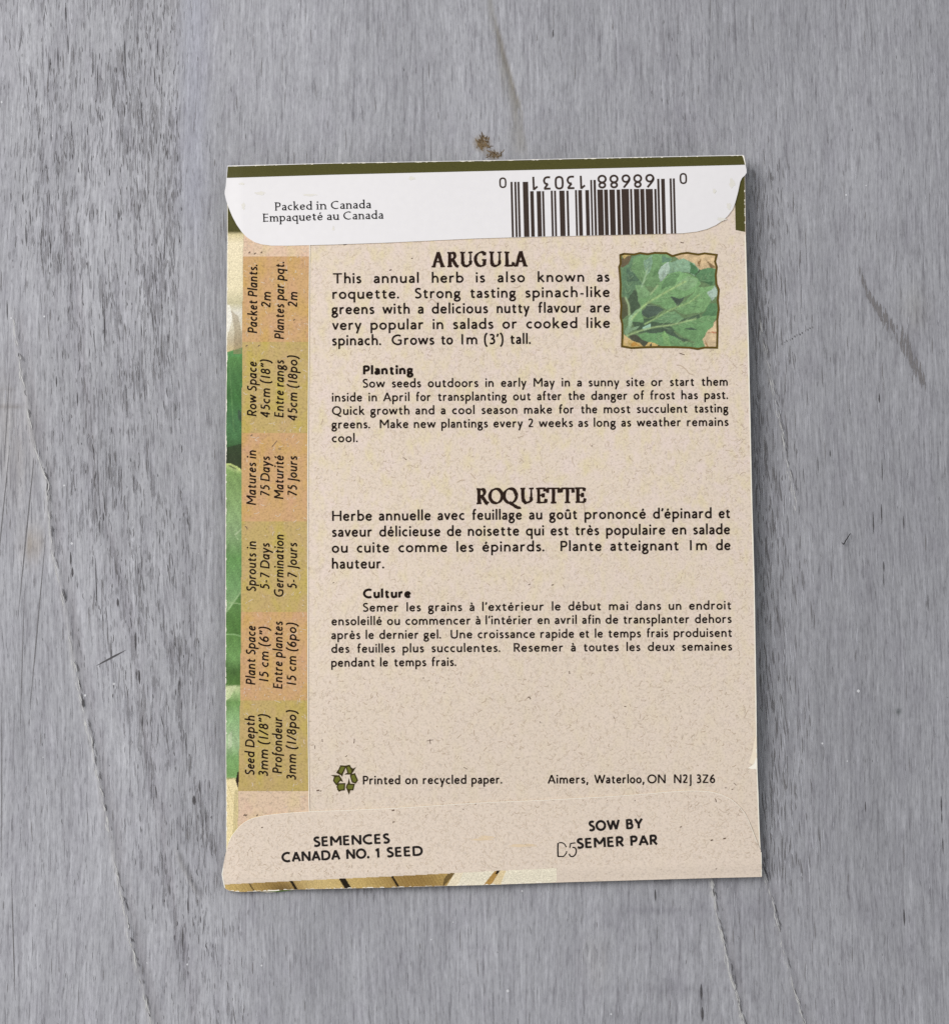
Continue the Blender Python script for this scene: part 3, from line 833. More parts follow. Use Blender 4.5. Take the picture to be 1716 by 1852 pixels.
TEXTROWS = ((450, 632), (655, 806), (880, 1036), (1062, 1216), (1392, 1432), (1480, 1566))
def fibres(part, n, box, inside, layer=6e-6, avoid=None):
    R = random.Random(n)
    for i in range(n):
        u = R.uniform(box[0], box[2]); v = R.uniform(box[1], box[3])
        if not inside(u, v):
            continue
        ln = R.uniform(2.5, 9) * (1.7 if R.random() < 0.08 else 1)
        a = R.uniform(0, math.pi); da = R.gauss(0, 0.5)
        pts = [(u, v)]
        for k_ in range(3):
            u += math.cos(a) * ln / 3; v += math.sin(a) * ln / 3; a += da
            pts.append((u, v))
        if not all(inside(*p) for p in pts):
            continue
        r = R.random()
        if 495 < u < 1330 and any(a_ < v < b_ for a_, b_ in TEXTROWS):
            r *= 0.73                    # only pale fibres between the letters
        part.strip(pts, R.uniform(0.25, 0.6) if r < 0.988 else R.uniform(.5, 0.9), M_FIB2 if r < 0.74 else (M_FIB1 if r < 0.994 else M_SPECK), layer + (i % 97) * 5e-8)

def inside_poly(poly):
    P = np.array(poly)
    def f(u, v):
        x0, y0 = P[:, 0], P[:, 1]; x1, y1 = np.roll(x0, -1), np.roll(y0, -1)
        c = ((y0 > v) != (y1 > v))
        with np.errstate(divide='ignore', invalid='ignore'):
            xi = (x1 - x0) * (v - y0) / (y1 - y0) + x0
        return bool(np.sum(c & (u < xi)) % 2)
    return f

def mask_poly(poly, U, V):
    c = np.zeros(U.shape, bool)
    n = len(poly)
    for i in range(n):
        (xa, ya), (xb, yb) = poly[i], poly[(i + 1) % n]
        if ya == yb:
            continue
        k_ = ((ya > V) != (yb > V)) & (U < (xb - xa) * (V - ya) / (yb - ya) + xa)
        c ^= k_
    return c

def picture(part, poly, step, paint, layer):
    """a printed picture: a fine net of pigment dots inside the outline"""
    us = np.arange(min(p[0] for p in poly), max(p[0] for p in poly) + step, step)
    vs = np.arange(min(p[1] for p in poly), max(p[1] for p in poly) + step, step)
    U, V = np.meshgrid(us, vs)
    c = paint(U, V)
    col = np.ones((U.size, 4)); col[:, :3] = c.reshape(-1, 3)
    ins = mask_poly(poly, U[:-1, :-1] + step / 2, V[:-1, :-1] + step / 2)
    idx = np.arange(U.size).reshape(U.shape)
    q = np.stack([idx[1:, :-1], idx[1:, 1:], idx[:-1, 1:], idx[:-1, :-1]], -1)[ins]
    part.add(np.stack([U.ravel(), V.ravel()], 1), layer + part.LIFT, q.tolist(), M_PICT, col)

# ------------------------------------------------------------------ the seed packet
packet = bpy.data.objects.new('seed_packet', None)
packet.empty_display_size = 0.02
packet.location = BASE
COL.objects.link(packet)
packet['label'] = 'paper arugula seed packet lying printed side up on the grey wooden table'
packet['category'] = 'seed packet'

L_SIDE, L_FLAP, TH = 0.00010, 0.00020, 0.00009

# front sheet (underneath, bulging down with the seeds)
fp = Part(h_front)
front_outline = [(414, 304), (1343, 285), (1346, 420), (1357, 900), (1366, 1380), (1372, 1580), (1030, 1593), (800, 1600), (560, 1606),
                 (522, 1611.5), (500, 1614), (484, 1614.8), (430, 1609), (412, 1602), (412, 1450), (411.5, 1000), (413, 560)]
fp.sheet(front_outline, M_EDGE, 0.0, 0.00012, M_EDGE, 40, plain('front_picture_ink', lin(110, 150, 90), 0.5, 0.1, 200))
fp.flat([(484, 1612.6), (500, 1611.8), (520, 1609.6), (535, 1608.6), (521, 1611.6), (500, 1614)], plain('leaf_green_ink', lin(120, 150, 80), 0.5), 0.00002)
fp.build('front_panel', packet)

# back panel of kraft paper
bp_ = Part()
bp_.sheet(BACK, M_KRAFT, 0.0, TH, M_EDGE, 24)
inb = inside_poly(BACK)
fibres(bp_, 7600, (562, 436, 1368, 1465), lambda u, v: inb(u, v) and inb(u + 3, v))
# single long fibres that stand out
for pts in ([(1223, 660), (1231, 661), (1240, 668), (1246, 675), (1253, 677)], [(774, 546), (780, 541), (786, 544), (790, 550)], [(929, 519), (934, 520), (941, 516)],
            [(629, 684), (631, 688), (634, 692)], [(936, 792), (941, 790), (946, 788)], [(827, 872), (833, 869), (841, 868)], [(851, 856), (857, 863), (860, 866)],
            [(1084, 1006), (1090, 1001)], [(594, 1035), (597, 1031)], [(1055, 910), (1057, 918), (1057, 926)], [(580, 768), (583, 762), (584, 757)], [(628, 1301), (633, 1299)]):
    bp_.strip(catmull(pts, 3), 0.75, M_FIB1, 1.1e-5)
for u, v, s in ((745, 467, 1.6), (706, 488, 2.2), (715, 1483, 0), (575, 1430, 2.6), (580, 1431, 1.6), (1324, 1428, 1.4), (957, 1057, 1.6), (999, 1058, 2), (1215, 1092, 0), (603, 1054, 1.4)):
    if s:
        bp_.strip([(u - s, v + .5), (u, v), (u + s, v - .6)], s * 0.45, M_SPECK, 1.2e-5)
# worn white rim along the right fold and the torn spot
M_WORN = plain('worn_white_paper', lin(244, 238, 224), 0.75, 0.03, 2000)
rim = [(1347.2, 424), (1353, 625), (1358.9, 900), (1363.4, 1060), (1366.4, 1250), (1367.9, 1378), (1370, 1430), (1372.4, 1500), (1374.2, 1535)]
rp = np.array([np.interp(np.linspace(424, 1535, 90), [p[1] for p in rim], [p[0] for p in rim]), np.linspace(424, 1535, 90)]).T
bp_.strip(rp, 0.75 + 0.35 * rng.random(90), M_WORN, 1.3e-5)
bp_.flat([(1352, 1389.5), (1358, 1386), (1363, 1382), (1367.5, 1370), (1369, 1372), (1369.4, 1391), (1360, 1391.5)], M_WORN, 1.5e-5)
bp_.flat([(1354, 1380), (1360, 1362), (1366, 1330), (1367.8, 1332), (1368.4, 1371), (1362, 1383)], plain('thinned_kraft_paper', lin(234, 220, 198), 0.75, 0.03, 2000), 1.4e-5)
# green bleed of the front print at the right fold
bp_.flat([(1330.5, 335), (1346.2, 312), (1347.3, 419), (1330.2, 415.5), (1329.2, 370)], M_GREEN, 1.2e-5, 12)
for v in (378, 381, 386, 389, 402, 362, 368, 345):
    bp_.strip([(1347.0 + (v - 380) * .012, v - 2), (1346.8 + (v - 380) * .012, v), (1347.1 + (v - 380) * .012, v + 2)], 0.5 + 0.4 * random.random(), M_WORN, 1.6e-5)
back = bp_.build('back_panel', packet, smooth=False)

p = Part()
write(p, 'ARUGULA', (777.6, 482.4), (956.8, 481.0), 38.5, HEAD, M_BROWN, fit='scale')
o = p.build('heading', back); o['label'] = 'brown serif heading reading ARUGULA'
p = Part()
write(p, 'ROQUETTE', (858.8, 911.2), (1061, 909.0), 40.0, HEAD, M_BROWN, fit='scale')
o = p.build('heading', back); o['label'] = 'brown serif heading reading ROQUETTE'

p = Part()
for words, base in (
    ('This:600.3:653.6 annual:675.3:757.4 herb:780.6:838.5 is:860.3:877.3 also:899.2:949.2 known:972:1056.5 as:1078.8:1102.3', (600, 512.2, 1103, 509)),
    ('roquette.:600.9:721.5 Strong:749.4:834.2 tasting:848.8:934.1 spinach-like:949.2:1103', (600, 540.3, 1103, 536.7)),
    ('greens:599.4:677 with:691.2:741 a:755.2:766 delicious:780.6:882.6 nutty:898.2:957.6 flavour:971.7:1052.3 are:1066.4:1103.3', (600, 568, 1103, 564.7)),
    ('very:600.3:654 popular:669.8:767 in:782.4:801.7 salads:818.5:892.4 or:908.3:936 cooked:951.2:1044 like:1060.3:1103.5', (600, 596.6, 1103, 592.6)),
    ('spinach.:600:689 Grows:708.2:785.5 to:796.4:819 1m:834.2:863.3 (3’):875:910.6 tall.:921.5:959.4', (600, 624.6, 960, 621.6))):
    line(p, words, base, 26.5)
o = p.build('description_text', back); o['label'] = 'English description of the annual herb'

p = Part(); line(p, 'Planting:656.2:748.8', (656, 677, 749, 676.4), 22.4, BOLD)
o = p.build('subheading', back); o['label'] = 'bold subheading reading Planting'
p = Part()
for words, base in (
    ('Sow:655.2:696.5 seeds:708.2:761.5 outdoors:773.6:865.2 in:877.7:892.6 early:905.8:952 May:964.8:1003.2 in:1015.6:1030.5 a:1042.9:1052 sunny:1063.8:1120 site:1131.8:1165.5 or:1177.1:1199.1 start:1210.9:1255.9 them:1267.4:1315.8', (655, 700.8, 1316, 697.4)),
    ('inside:600.3:655.2 in:666.5:681.7 April:692.6:740.5 for:751.1:779.7 transplanting:790.8:917.1 out:927.7:960.6 after:970.9:1016 the:1026.5:1057.7 danger:1068.9:1135.2 of:1145.8:1165.8 frost:1174.5:1221.2 has:1231.8:1262 past.:1273.5:1316.2', (600, 726.2, 1316, 721.4)),
    ('Quick:600.3:659.7 growth:669.5:740.5 and:750.9:785.5 a:796.8:805.6 cool:817.3:858.3 season:870.2:935.3 make:947.4:998.6 for:1009.5:1038.3 the:1049.4:1080 most:1091.5:1140.8 succulent:1151:1244 tasting:1254.5:1317.7', (600, 750.4, 1317, 745.8)),
    ('greens.:599.4:669 Make:686.7:738.8 new:748.3:788.2 plantings:798:882.3 every:892.1:945.6 2:954.7:965.2 weeks:974:1036 as:1045.2:1063.8 long:1073.5:1114.4 as:1123:1141.2 weather:1151:1232.1 remains:1242:1317.4', (600, 774.9, 1317, 770.2)),
    ('cool.:599.8:646.8', (600, 799.8, 1317, 795))):
    line(p, words, base, 22.3)
o = p.build('planting_text', back); o['label'] = 'English planting instructions'

p = Part()
for words, base in (
    ('Herbe:600.6:673 annuelle:684.7:779.4 avec:790.8:840.8 feuillage:852.4:943.9 au:956.2:980.5 goût:992.9:1044.8 prononcé:1056.8:1168.2 d’épinard:1180.6:1286.7 et:1299.5:1321.2', (600, 942.2, 1321, 937)),
    ('saveur:599.8:674 délicieuse:685.8:796.8 de:808.2:834.7 noisette:846:939 qui:950.8:983.5 est:995.5:1028.8 très:1039:1083.3 populaire:1095.8:1203.3 en:1215:1240.8 salade:1252.9:1320.3', (600, 971, 1321, 966.2)),
    ('ou:599.8:629 cuite:645:704 comme:720:809.2 les:825.3:856.5 épinards.:872:984.2 Plante:1013.3:1088.2 atteignant:1103:1228.3 1m:1247.3:1278.3 de:1294.5:1321.2', (600, 999.8, 1321, 994.8)),
    ('hauteur.:600.3:694.5', (600, 1028.7, 1321, 1024))):
    line(p, words, base, 26.5)
o = p.build('description_text', back); o['label'] = 'French description of the annual herb'

p = Part(); line(p, 'Culture:656.2:743.5', (656, 1081.4, 749, 1080.8), 22.4, BOLD)
o = p.build('subheading', back); o['label'] = 'bold subheading reading Culture'
p = Part()
for words, base in (
    ('Semer:655.6:721.5 les:735:761.2 grains:773.8:835.8 à:848.5:858 l’extérieur:871.7:984.2 le:997.7:1014 début:1027.4:1087.7 mai:1100.8:1135.6 dans:1149.2:1195.5 un:1209:1232 endroit:1245.8:1323.3', (655, 1106.4, 1323, 1102.4)),
    ('ensoleillé:599.4:690.8 ou:699.8:723.3 commencer:732.9:852 à:859.5:869 l’intérier:878:963 en:971.7:993.6 avril:1002.7:1042.9 afin:1052.3:1085.5 de:1094.7:1118.2 transplanter:1126:1247.3 dehors:1256.4:1323', (600, 1131.2, 1323, 1126.8)),
    ('après:598.8:651.8 le:661.2:676.4 dernier:685.8:757.7 gel.:765.8:797.3 Une:814.7:854.5 croissance:863.6:967.6 rapide:977:1038.3 et:1047.7:1066 le:1075.5:1090.2 temps:1098.8:1159 frais:1168.2:1208.2 produisent:1218:1324.5', (600, 1156.2, 1323, 1152)),
    ('des:599:632 feuilles:644.8:714.5 plus:727.9:766.8 succulentes.:779.8:904.5 Resemer:928.8:1019.4 à:1031.8:1041 toutes:1054.2:1118.8 les:1132.6:1157.9 deux:1171:1220.3 semaines:1232.6:1324', (600, 1181, 1323, 1176.7)),
    ('pendant:599:678.3 le:687.3:702 temps:711.5:770.8 frais.:779.4:824.8', (600, 1206.2, 1323, 1201.4))):
    line(p, words, base, 22.3)
o = p.build('planting_text', back); o['label'] = 'French planting instructions'

p = Part()
line(p, 'Printed:656.3:723.7 on:732.7:755 recycled:764.6:843.3 paper.:852.5:907.7', (656, 1419.2, 908, 1417.6), 22.2)
p.build('recycling_note', back)
p = Part()
line(p, 'Aimers,:990:1063.7 Waterloo,:1074.2:1165 ON:1170.4:1203.5 N2J:1218.5:1250.2 3Z6:1258.8:1293', (990, 1417.6, 1293, 1416.6), 22.4)
p.build('address_line', back)

# recycling symbol
p = Part()
def lg(pts):
    return [(590 + x / 24.5, 1370 + y / 24.5) for x, y in pts]
quads = [[(640, 385), (855, 405), (770, 620), (665, 770), (520, 650)], [(880, 415), (1030, 370), (1140, 570), (1120, 730), (975, 730)],
         [(1070, 800), (1255, 730), (1380, 1020), (1290, 1140), (1150, 1090)], [(945, 1185), (1235, 1205), (1180, 1440), (945, 1440), (895, 1330)],
         [(540, 1180), (815, 1170), (800, 1440), (550, 1470), (480, 1310)], [(370, 870), (560, 820), (650, 960), (550, 1090), (450, 1210), (325, 1040)]]
for i, q in enumerate(quads):
    p.flat(lg(q), M_LOGO, 1.5e-5 + i * 4e-7, 50)
    c = lg(q + q[:1])
    p.strip(c, 1.15, M_LOGOD, 1.9e-5 + i * 4e-7)
for i, t in enumerate(([(1100, 450), (1190, 500), (1320, 425), (1170, 690)], [(180, 785), (500, 795), (390, 880)], [(915, 1440), (1060, 1470), (1010, 1665)],
                       [(940, 1200), (1010, 920), (1060, 1190)], [(620, 930), (690, 960), (745, 1100), (620, 1040)], [(800, 765), (900, 690), (1130, 770)],
                       [(440, 690), (510, 560), (640, 800)], [(590, 350), (840, 370), (1040, 330), (1060, 390), (640, 400)], [(640, 760), (780, 640), (700, 870)], [(460, 1400), (560, 1530), (640, 1500)])):
    p.flat(lg(t), M_LOGOD, 2.3e-5 + i * 3e-7, 50)
o = p.build('recycling_symbol', back); o['label'] = 'olive green three-arrow recycling symbol'

# little framed picture of leaves
def px(pts):
    return [(1105 + x / 8.171, 445 + y / 8.171) for x, y in pts]
LEAVES = [
    ((215, 182, 142), [(880, 100), (1600, 100), (1600, 360), (1260, 400)]), ((150, 110, 70), [(1290, 240), (1330, 180), (1310, 330)]), ((140, 105, 70), [(1390, 200), (1540, 300), (1480, 330)]),
    ((100, 75, 55), [(130, 200), (300, 130), (250, 300), (130, 310)]), ((205, 175, 110), [(150, 130), (290, 120), (200, 190)]),
    ((215, 185, 150), [(1360, 1290), (1600, 1060), (1600, 1520), (1360, 1520)]), ((160, 110, 70), [(1400, 1400), (1440, 1500), (1400, 1500)]), ((190, 120, 90), [(1420, 1290), (1560, 1260), (1560, 1290)]),
    ((205, 170, 105), [(130, 1380), (800, 1380), (800, 1520), (130, 1520)]), ((62, 52, 45), [(220, 1280), (460, 1330), (560, 1400), (470, 1480), (420, 1430), (300, 1390)]),
    ((70, 58, 45), [(550, 1470), (620, 1420), (600, 1490)]), ((70, 58, 45), [(680, 1480), (740, 1430), (720, 1490)]), ((185, 130, 50), [(290, 1440), (330, 1400), (440, 1480), (300, 1490)]),
    ((75, 68, 45), [(120, 740), (250, 770), (280, 1000), (200, 1080), (130, 1090)]), ((58, 72, 55), [(310, 630), (400, 660), (440, 900), (300, 1020), (240, 800)]),
    ((60, 78, 60), [(280, 1080), (640, 1060), (960, 1120), (1300, 1000), (1300, 1120), (900, 1260), (400, 1280)]), ((58, 66, 62), [(800, 740), (1100, 720), (1000, 900)]),
    ((92, 122, 92), [(150, 340), (230, 260), (330, 140), (440, 110), (520, 200), (520, 380), (450, 560), (400, 620), (330, 640), (300, 720), (230, 790), (170, 720)]),
    ((72, 96, 78), [(230, 340), (300, 310), (420, 500), (390, 520), (240, 520)]),
    ((110, 145, 98), [(300, 330), (350, 150), (560, 118), (820, 112), (900, 190), (870, 250), (740, 290), (745, 480), (680, 600), (500, 590), (420, 500), (330, 390)]),
    ((132, 162, 138), [(470, 200), (620, 130), (600, 320), (520, 420)]), ((90, 125, 80), [(640, 330), (740, 320), (720, 430), (600, 440)]), ((95, 128, 105), [(740, 130), (900, 190), (860, 240), (760, 250)]),
    ((168, 186, 172), [(735, 300), (860, 240), (905, 330), (830, 420), (720, 520), (700, 460)]),
    ((135, 166, 138), [(860, 250), (960, 190), (1090, 190), (1240, 260), (1290, 330), (1230, 440), (1160, 400), (1060, 380), (900, 390), (840, 420)]),
    ((70, 115, 75), [(1155, 220), (1270, 310), (1270, 430), (1180, 410)]), ((48, 62, 48), [(1230, 440), (1290, 330), (1310, 345), (1260, 440)]),
    ((88, 128, 88), [(1240, 430), (1310, 340), (1540, 320), (1540, 570), (1490, 590), (1400, 540), (1310, 520)]), ((58, 92, 60), [(1360, 520), (1520, 530), (1500, 590)]),
    ((118, 152, 106), [(370, 580), (480, 560), (590, 700), (430, 930), (400, 760), (360, 650)]),
    ((118, 158, 105), [(560, 720), (690, 570), (760, 480), (880, 400), (1010, 370), (1130, 405), (1290, 480), (1325, 550), (1260, 640), (1150, 740), (1000, 765), (880, 740), (975, 880), (830, 945), (720, 870), (580, 835), (440, 920), (430, 790)]),
    ((134, 168, 122), [(900, 600), (1140, 440), (1290, 490), (1250, 610), (1050, 650)]), ((98, 135, 90), [(770, 500), (900, 410), (1010, 385), (930, 560), (750, 650)]),
    ((118, 156, 104), [(1290, 600), (1540, 590), (1560, 750), (1450, 800), (1440, 870), (1330, 980), (1170, 1010), (1000, 980), (940, 930), (1150, 780)]),
    ((92, 128, 88), [(1140, 870), (1280, 880), (1200, 900)]), ((168, 186, 174), [(1430, 690), (1540, 590), (1568, 740), (1480, 805)]),
    ((66, 78, 72), [(450, 970), (540, 860), (700, 890), (800, 950), (640, 1030), (540, 1060), (460, 1020)]),
    ((105, 140, 100), [(640, 1085), (800, 980), (950, 965), (1080, 1075), (960, 1130), (800, 1145), (600, 1115)]),
    ((110, 150, 100), [(290, 1110), (310, 1000), (430, 900), (480, 1050), (470, 1135)]),
    ((82, 122, 82), [(1340, 1020), (1460, 840), (1568, 850), (1562, 1010), (1400, 1070)]),
    ((106, 146, 96), [(880, 1180), (1250, 1065), (1450, 1030), (1562, 1010), (1510, 1180), (1400, 1290), (1340, 1430), (1200, 1400), (1050, 1330), (930, 1240)]),
    ((60, 76, 62), [(1080, 1210), (1170, 1190), (1290, 1245), (1150, 1230)]),
    ((105, 146, 96), [(380, 1310), (560, 1265), (800, 1270), (960, 1310), (1060, 1430), (1380, 1400), (1375, 1500), (800, 1500), (620, 1430), (480, 1395)]),
    ((60, 74, 62), [(520, 1270), (800, 1212), (910, 1255), (1000, 1340), (1160, 1390), (1070, 1410), (960, 1350), (800, 1280), (560, 1285)]),
    ((120, 160, 100), [(760, 1330), (790, 1250), (850, 1340), (880, 1480), (760, 1440)]),
    ((152, 186, 166), [(450, 1205), (580, 1140), (600, 1235), (490, 1245)]), ((132, 160, 126), [(185, 1290), (290, 1010), (330, 1030), (285, 1210), (430, 1180), (250, 1310)]),
    ((215, 180, 130), [(170, 1290), (300, 1390), (260, 1380), (240, 1480), (200, 1400)]),
]
VEINS = [((172, 196, 130), [(290, 1090), (430, 930), (600, 800), (950, 600), (1100, 520)], 11), ((158, 186, 122), [(500, 1150), (650, 1070), (900, 930), (1150, 830), (1300, 720)], 9),
         ((165, 188, 130), [(230, 1325), (430, 1250), (650, 1195), (900, 1160), (1250, 1075)], 10), ((160, 186, 150), [(450, 600), (490, 500), (540, 330)], 10),
         ((170, 190, 140), [(585, 710), (690, 580)], 9), ((165, 185, 140), [(215, 760), (260, 880), (265, 1010)], 11), ((150, 180, 140), [(430, 930), (300, 1040), (285, 1180)], 12)]
def leaf_paint(U, V):
    c = np.zeros(U.shape + (3,))
    c[:] = lin(98, 120, 82)[:3]
    X = (U - 1105) * 8.171; Y = (V - 445) * 8.171
    wob = 9 * np.sin(X / 37 + Y / 51) + 7 * np.sin(Y / 29 - X / 63)
    for col, poly in LEAVES:
        m = mask_poly(poly, X + wob, Y + wob * 0.7)
        cx = np.mean([q[0] for q in poly]); cy = np.mean([q[1] for q in poly])
        sc = max(np.ptp([q[0] for q in poly]), np.ptp([q[1] for q in poly])) / 2
        sh = 1.0 + 0.16 * ((X - cx) * 0.5 - (Y - cy)) / sc + 0.08 * np.sin(X / 33 + Y / 21 + cx) * np.sin(Y / 27 - X / 60)
        L3 = np.array(lin(*col)[:3])
        c[m] = (L3[None] * np.clip(sh, 0.6, 1.4)[..., None][m])
    for col, pts, w in VEINS:
        q = catmull(pts, 40)
        d = np.full(U.shape, 1e9)
        for i, (x, y) in enumerate(q):
            d = np.minimum(d, np.hypot(X - x, Y - y))
        m = (np.exp(-(d / (w * 1.3)) ** 2) * 0.85)[..., None]
        c = c * (1 - m) + np.array(lin(*col)[:3]) * m
    for (x0, y0), (x1, y1), ln, n_ in SIDEV:
        dx, dy = x1 - x0, y1 - y0; L_ = math.hypot(dx, dy); dx /= L_; dy /= L_
        for t in np.linspace(0.12, 0.92, n_):
            for sgn in (-1, 1):
                ax, ay = x0 + dx * L_ * t, y0 + dy * L_ * t
                vx, vy = dx * 0.75 - sgn * dy * 0.66, dy * 0.75 + sgn * dx * 0.66
                al = (X - ax) * vx + (Y - ay) * vy; ac = -(X - ax) * vy + (Y - ay) * vx + 0.0016 * al * al * sgn
                ll = ln * (1 - 0.55 * t)
                m = (np.exp(-(ac / 5.5) ** 2) * sstep(0, 10, al) * (1 - sstep(ll * 0.5, ll, al)) * 0.42)[..., None]
                c = c * (1 - m) + np.array(lin(162, 188, 140)[:3]) * m
                m = (np.exp(-((ac - 11) / 7.0) ** 2) * sstep(0, 10, al) * (1 - sstep(ll * 0.5, ll, al)) * 0.25)[..., None]
                c = c * (1 - m)
    g1 = smooth_noise(U.shape[1], U.shape[0], 5, 5, 21); g2 = smooth_noise(U.shape[1], U.shape[0], 2, 2, 22)
    c = c * 0.84 + np.array(lin(128, 152, 122)[:3]) * 0.16
    c = c * (0.80 + 0.26 * g1 + 0.18 * g2)[..., None]
    return c * (1 + rng.normal(0, 0.09, U.shape))[..., None]
SIDEV = [((430, 930), (1200, 470), 230, 7), ((560, 1120), (1380, 720), 170, 8), ((640, 1195), (1480, 1060), 190, 7), ((450, 600), (540, 160), 170, 6),
         ((700, 500), (1080, 230), 110, 5), ((220, 760), (330, 230), 130, 5), ((600, 1330), (1250, 1460), 120, 6), ((1290, 520), (1530, 380), 100, 4)]
p = Part()
frame = px([(135, 130), (190, 112), (340, 122), (430, 100), (540, 118), (640, 98), (820, 102), (905, 145), (1040, 108), (1130, 98), (1290, 122), (1380, 105), (1560, 128),
            (1535, 225), (1560, 310), (1545, 430), (1555, 560), (1590, 640), (1575, 800), (1590, 930), (1568, 1090), (1572, 1250), (1565, 1500), (1380, 1498), (1280, 1520), (1160, 1500),
            (930, 1492), (700, 1490), (500, 1495), (300, 1505), (160, 1480), (165, 1330), (165, 1150), (140, 1050), (150, 880), (135, 740), (140, 560), (128, 400), (118, 310), (140, 250)])
picture(p, frame, 1.15, leaf_paint, 1.3e-5)
p.strip(frame + frame[:2], 1.9, M_BORDER, 2.0e-5)
o = p.build('leaf_picture', back, colors=True); o['label'] = 'square picture of green leaves in a wavy brown border'

# left flap with the growing table
sf = Part()
sf.sheet(SIDE, M_KRAFT_PINK, L_SIDE, TH, M_EDGE, 20)
ins = inside_poly(SIDE)
BANDY = [(463.5, 618, M_ORANGE), (618, 783, M_OLIVE), (783, 943, M_ORANGE), (943, 1107, M_OLIVE), (1107, 1267, M_ORANGE), (1267, 1431, M_OLIVE)]
def bl(v):
    return np.interp(v, [300, 440, 600, 800, 1000, 1110, 1270, 1400, 1430, 1500, 1600], [441, 440, 438, 437, 436.5, 436, 434, 432, 431, 430, 428])
def br(v):
    return np.interp(v, [300, 440, 620, 830, 1000, 1300, 1450, 1475, 1600], [561.2, 559.6, 558.2, 556.2, 556, 556.6, 558.4, 559.6, 560.4])
fibres(sf, 420, (440, 432, 556, 1480), lambda u, v: bl(v) + 1 < u < br(v) - 1, L_SIDE + 1.9e-5)
for u, v in ((451, 456), (473, 456), (461, 458), (445, 1475), (442, 1474.5), (465, 1475), (446, 625), (468, 625), (455, 787), (532, 578)):
    sf.strip([(u - 1.5, v + 1.4), (u, v), (u + 1.6, v - 1.2)], 0.9, M_SPECK, L_SIDE + 2.4e-5)
sf.strip([(492, 808), (497, 802), (501, 797)], 0.7, M_SPECK, L_SIDE + 2.4e-5)
vv = np.linspace(441, 1478, 70)
sf.strip(np.stack([br(vv) + 0.35, vv], 1), 0.62, M_WORN, L_SIDE + 2.2e-5)
side = sf.build('side_flap', packet)
for a, b, mt in BANDY:
    p = Part()
    ks = np.linspace(a, b, 8)
    p.flat([(bl(y), y) for y in ks] + [(br(y) - 0.6, y) for y in ks[::-1]], mt, L_SIDE + 1.0e-5, 20)
    o = p.build('info_band', side)
    o['label'] = 'orange printed band' if mt is M_ORANGE else 'olive printed band'
INFO = [
    ('Packet Plants.', 465.2, 602.3, 478.8, 'growing table entry for packet plants'), ('2m', 489.6, 557, 528.6, 0), ('Plantes par pqt.', 513.7, 613, 473.7, 0), ('2m', 537.8, 555.9, 528.6, 0),
    ('Row Space', 464, 752.7, 654.6, 'growing table entry for row space'), ('45cm (18”)', 488.4, 756.6, 651.2, 0), ('Entre rangs', 513.2, 754.9, 651.7, 0), ('45cm (18po)', 537.5, 762.3, 643.8, 0),
    ('Matures in', 463, 913.4, 815.3, 'growing table entry for days to maturity'), ('75 Days', 487.9, 899.2, 826, 0), ('Maturité', 512.8, 902.6, 824.4, 0), ('75 Jours', 537.2, 898.6, 825.5, 0),
    ('Sprouts in', 463, 1070.7, 980, 'growing table entry for sprouting'), ('5-7 Days', 487.5, 1066.8, 982.9, 0), ('Germination', 512.8, 1080.4, 968, 0), ('5-7 Jours', 537, 1065.6, 982.3, 0),
    ('Plant Space', 461.8, 1238.7, 1132.7, 'growing table entry for plant space'), ('15 cm (6”)', 485.8, 1233, 1135, 0), ('Entre plantes', 510.9, 1246, 1124.7, 0), ('15 cm (6po)', 535.7, 1239.3, 1127.6, 0),
    ('Seed Depth', 460.3, 1403, 1295.5, 'growing table entry for seed depth'), ('3mm (1/8”)', 484.8, 1405.5, 1293.2, 0), ('Profondeur', 510, 1399.3, 1297.8, 0), ('3mm (1/8po)', 535.5, 1412.3, 1285.9, 0)]
for i in range(0, 24, 4):
    p = Part()
    for t, xb, ya, yb, _l in INFO[i:i + 4]:
        write(p, t, (xb - 0.3, ya), (xb + 0.3, yb), 24.3, ITAL, M_INK, L_SIDE + 2.4e-5, fit='scale')
    o = p.build('info_text', side); o['label'] = INFO[i][4]

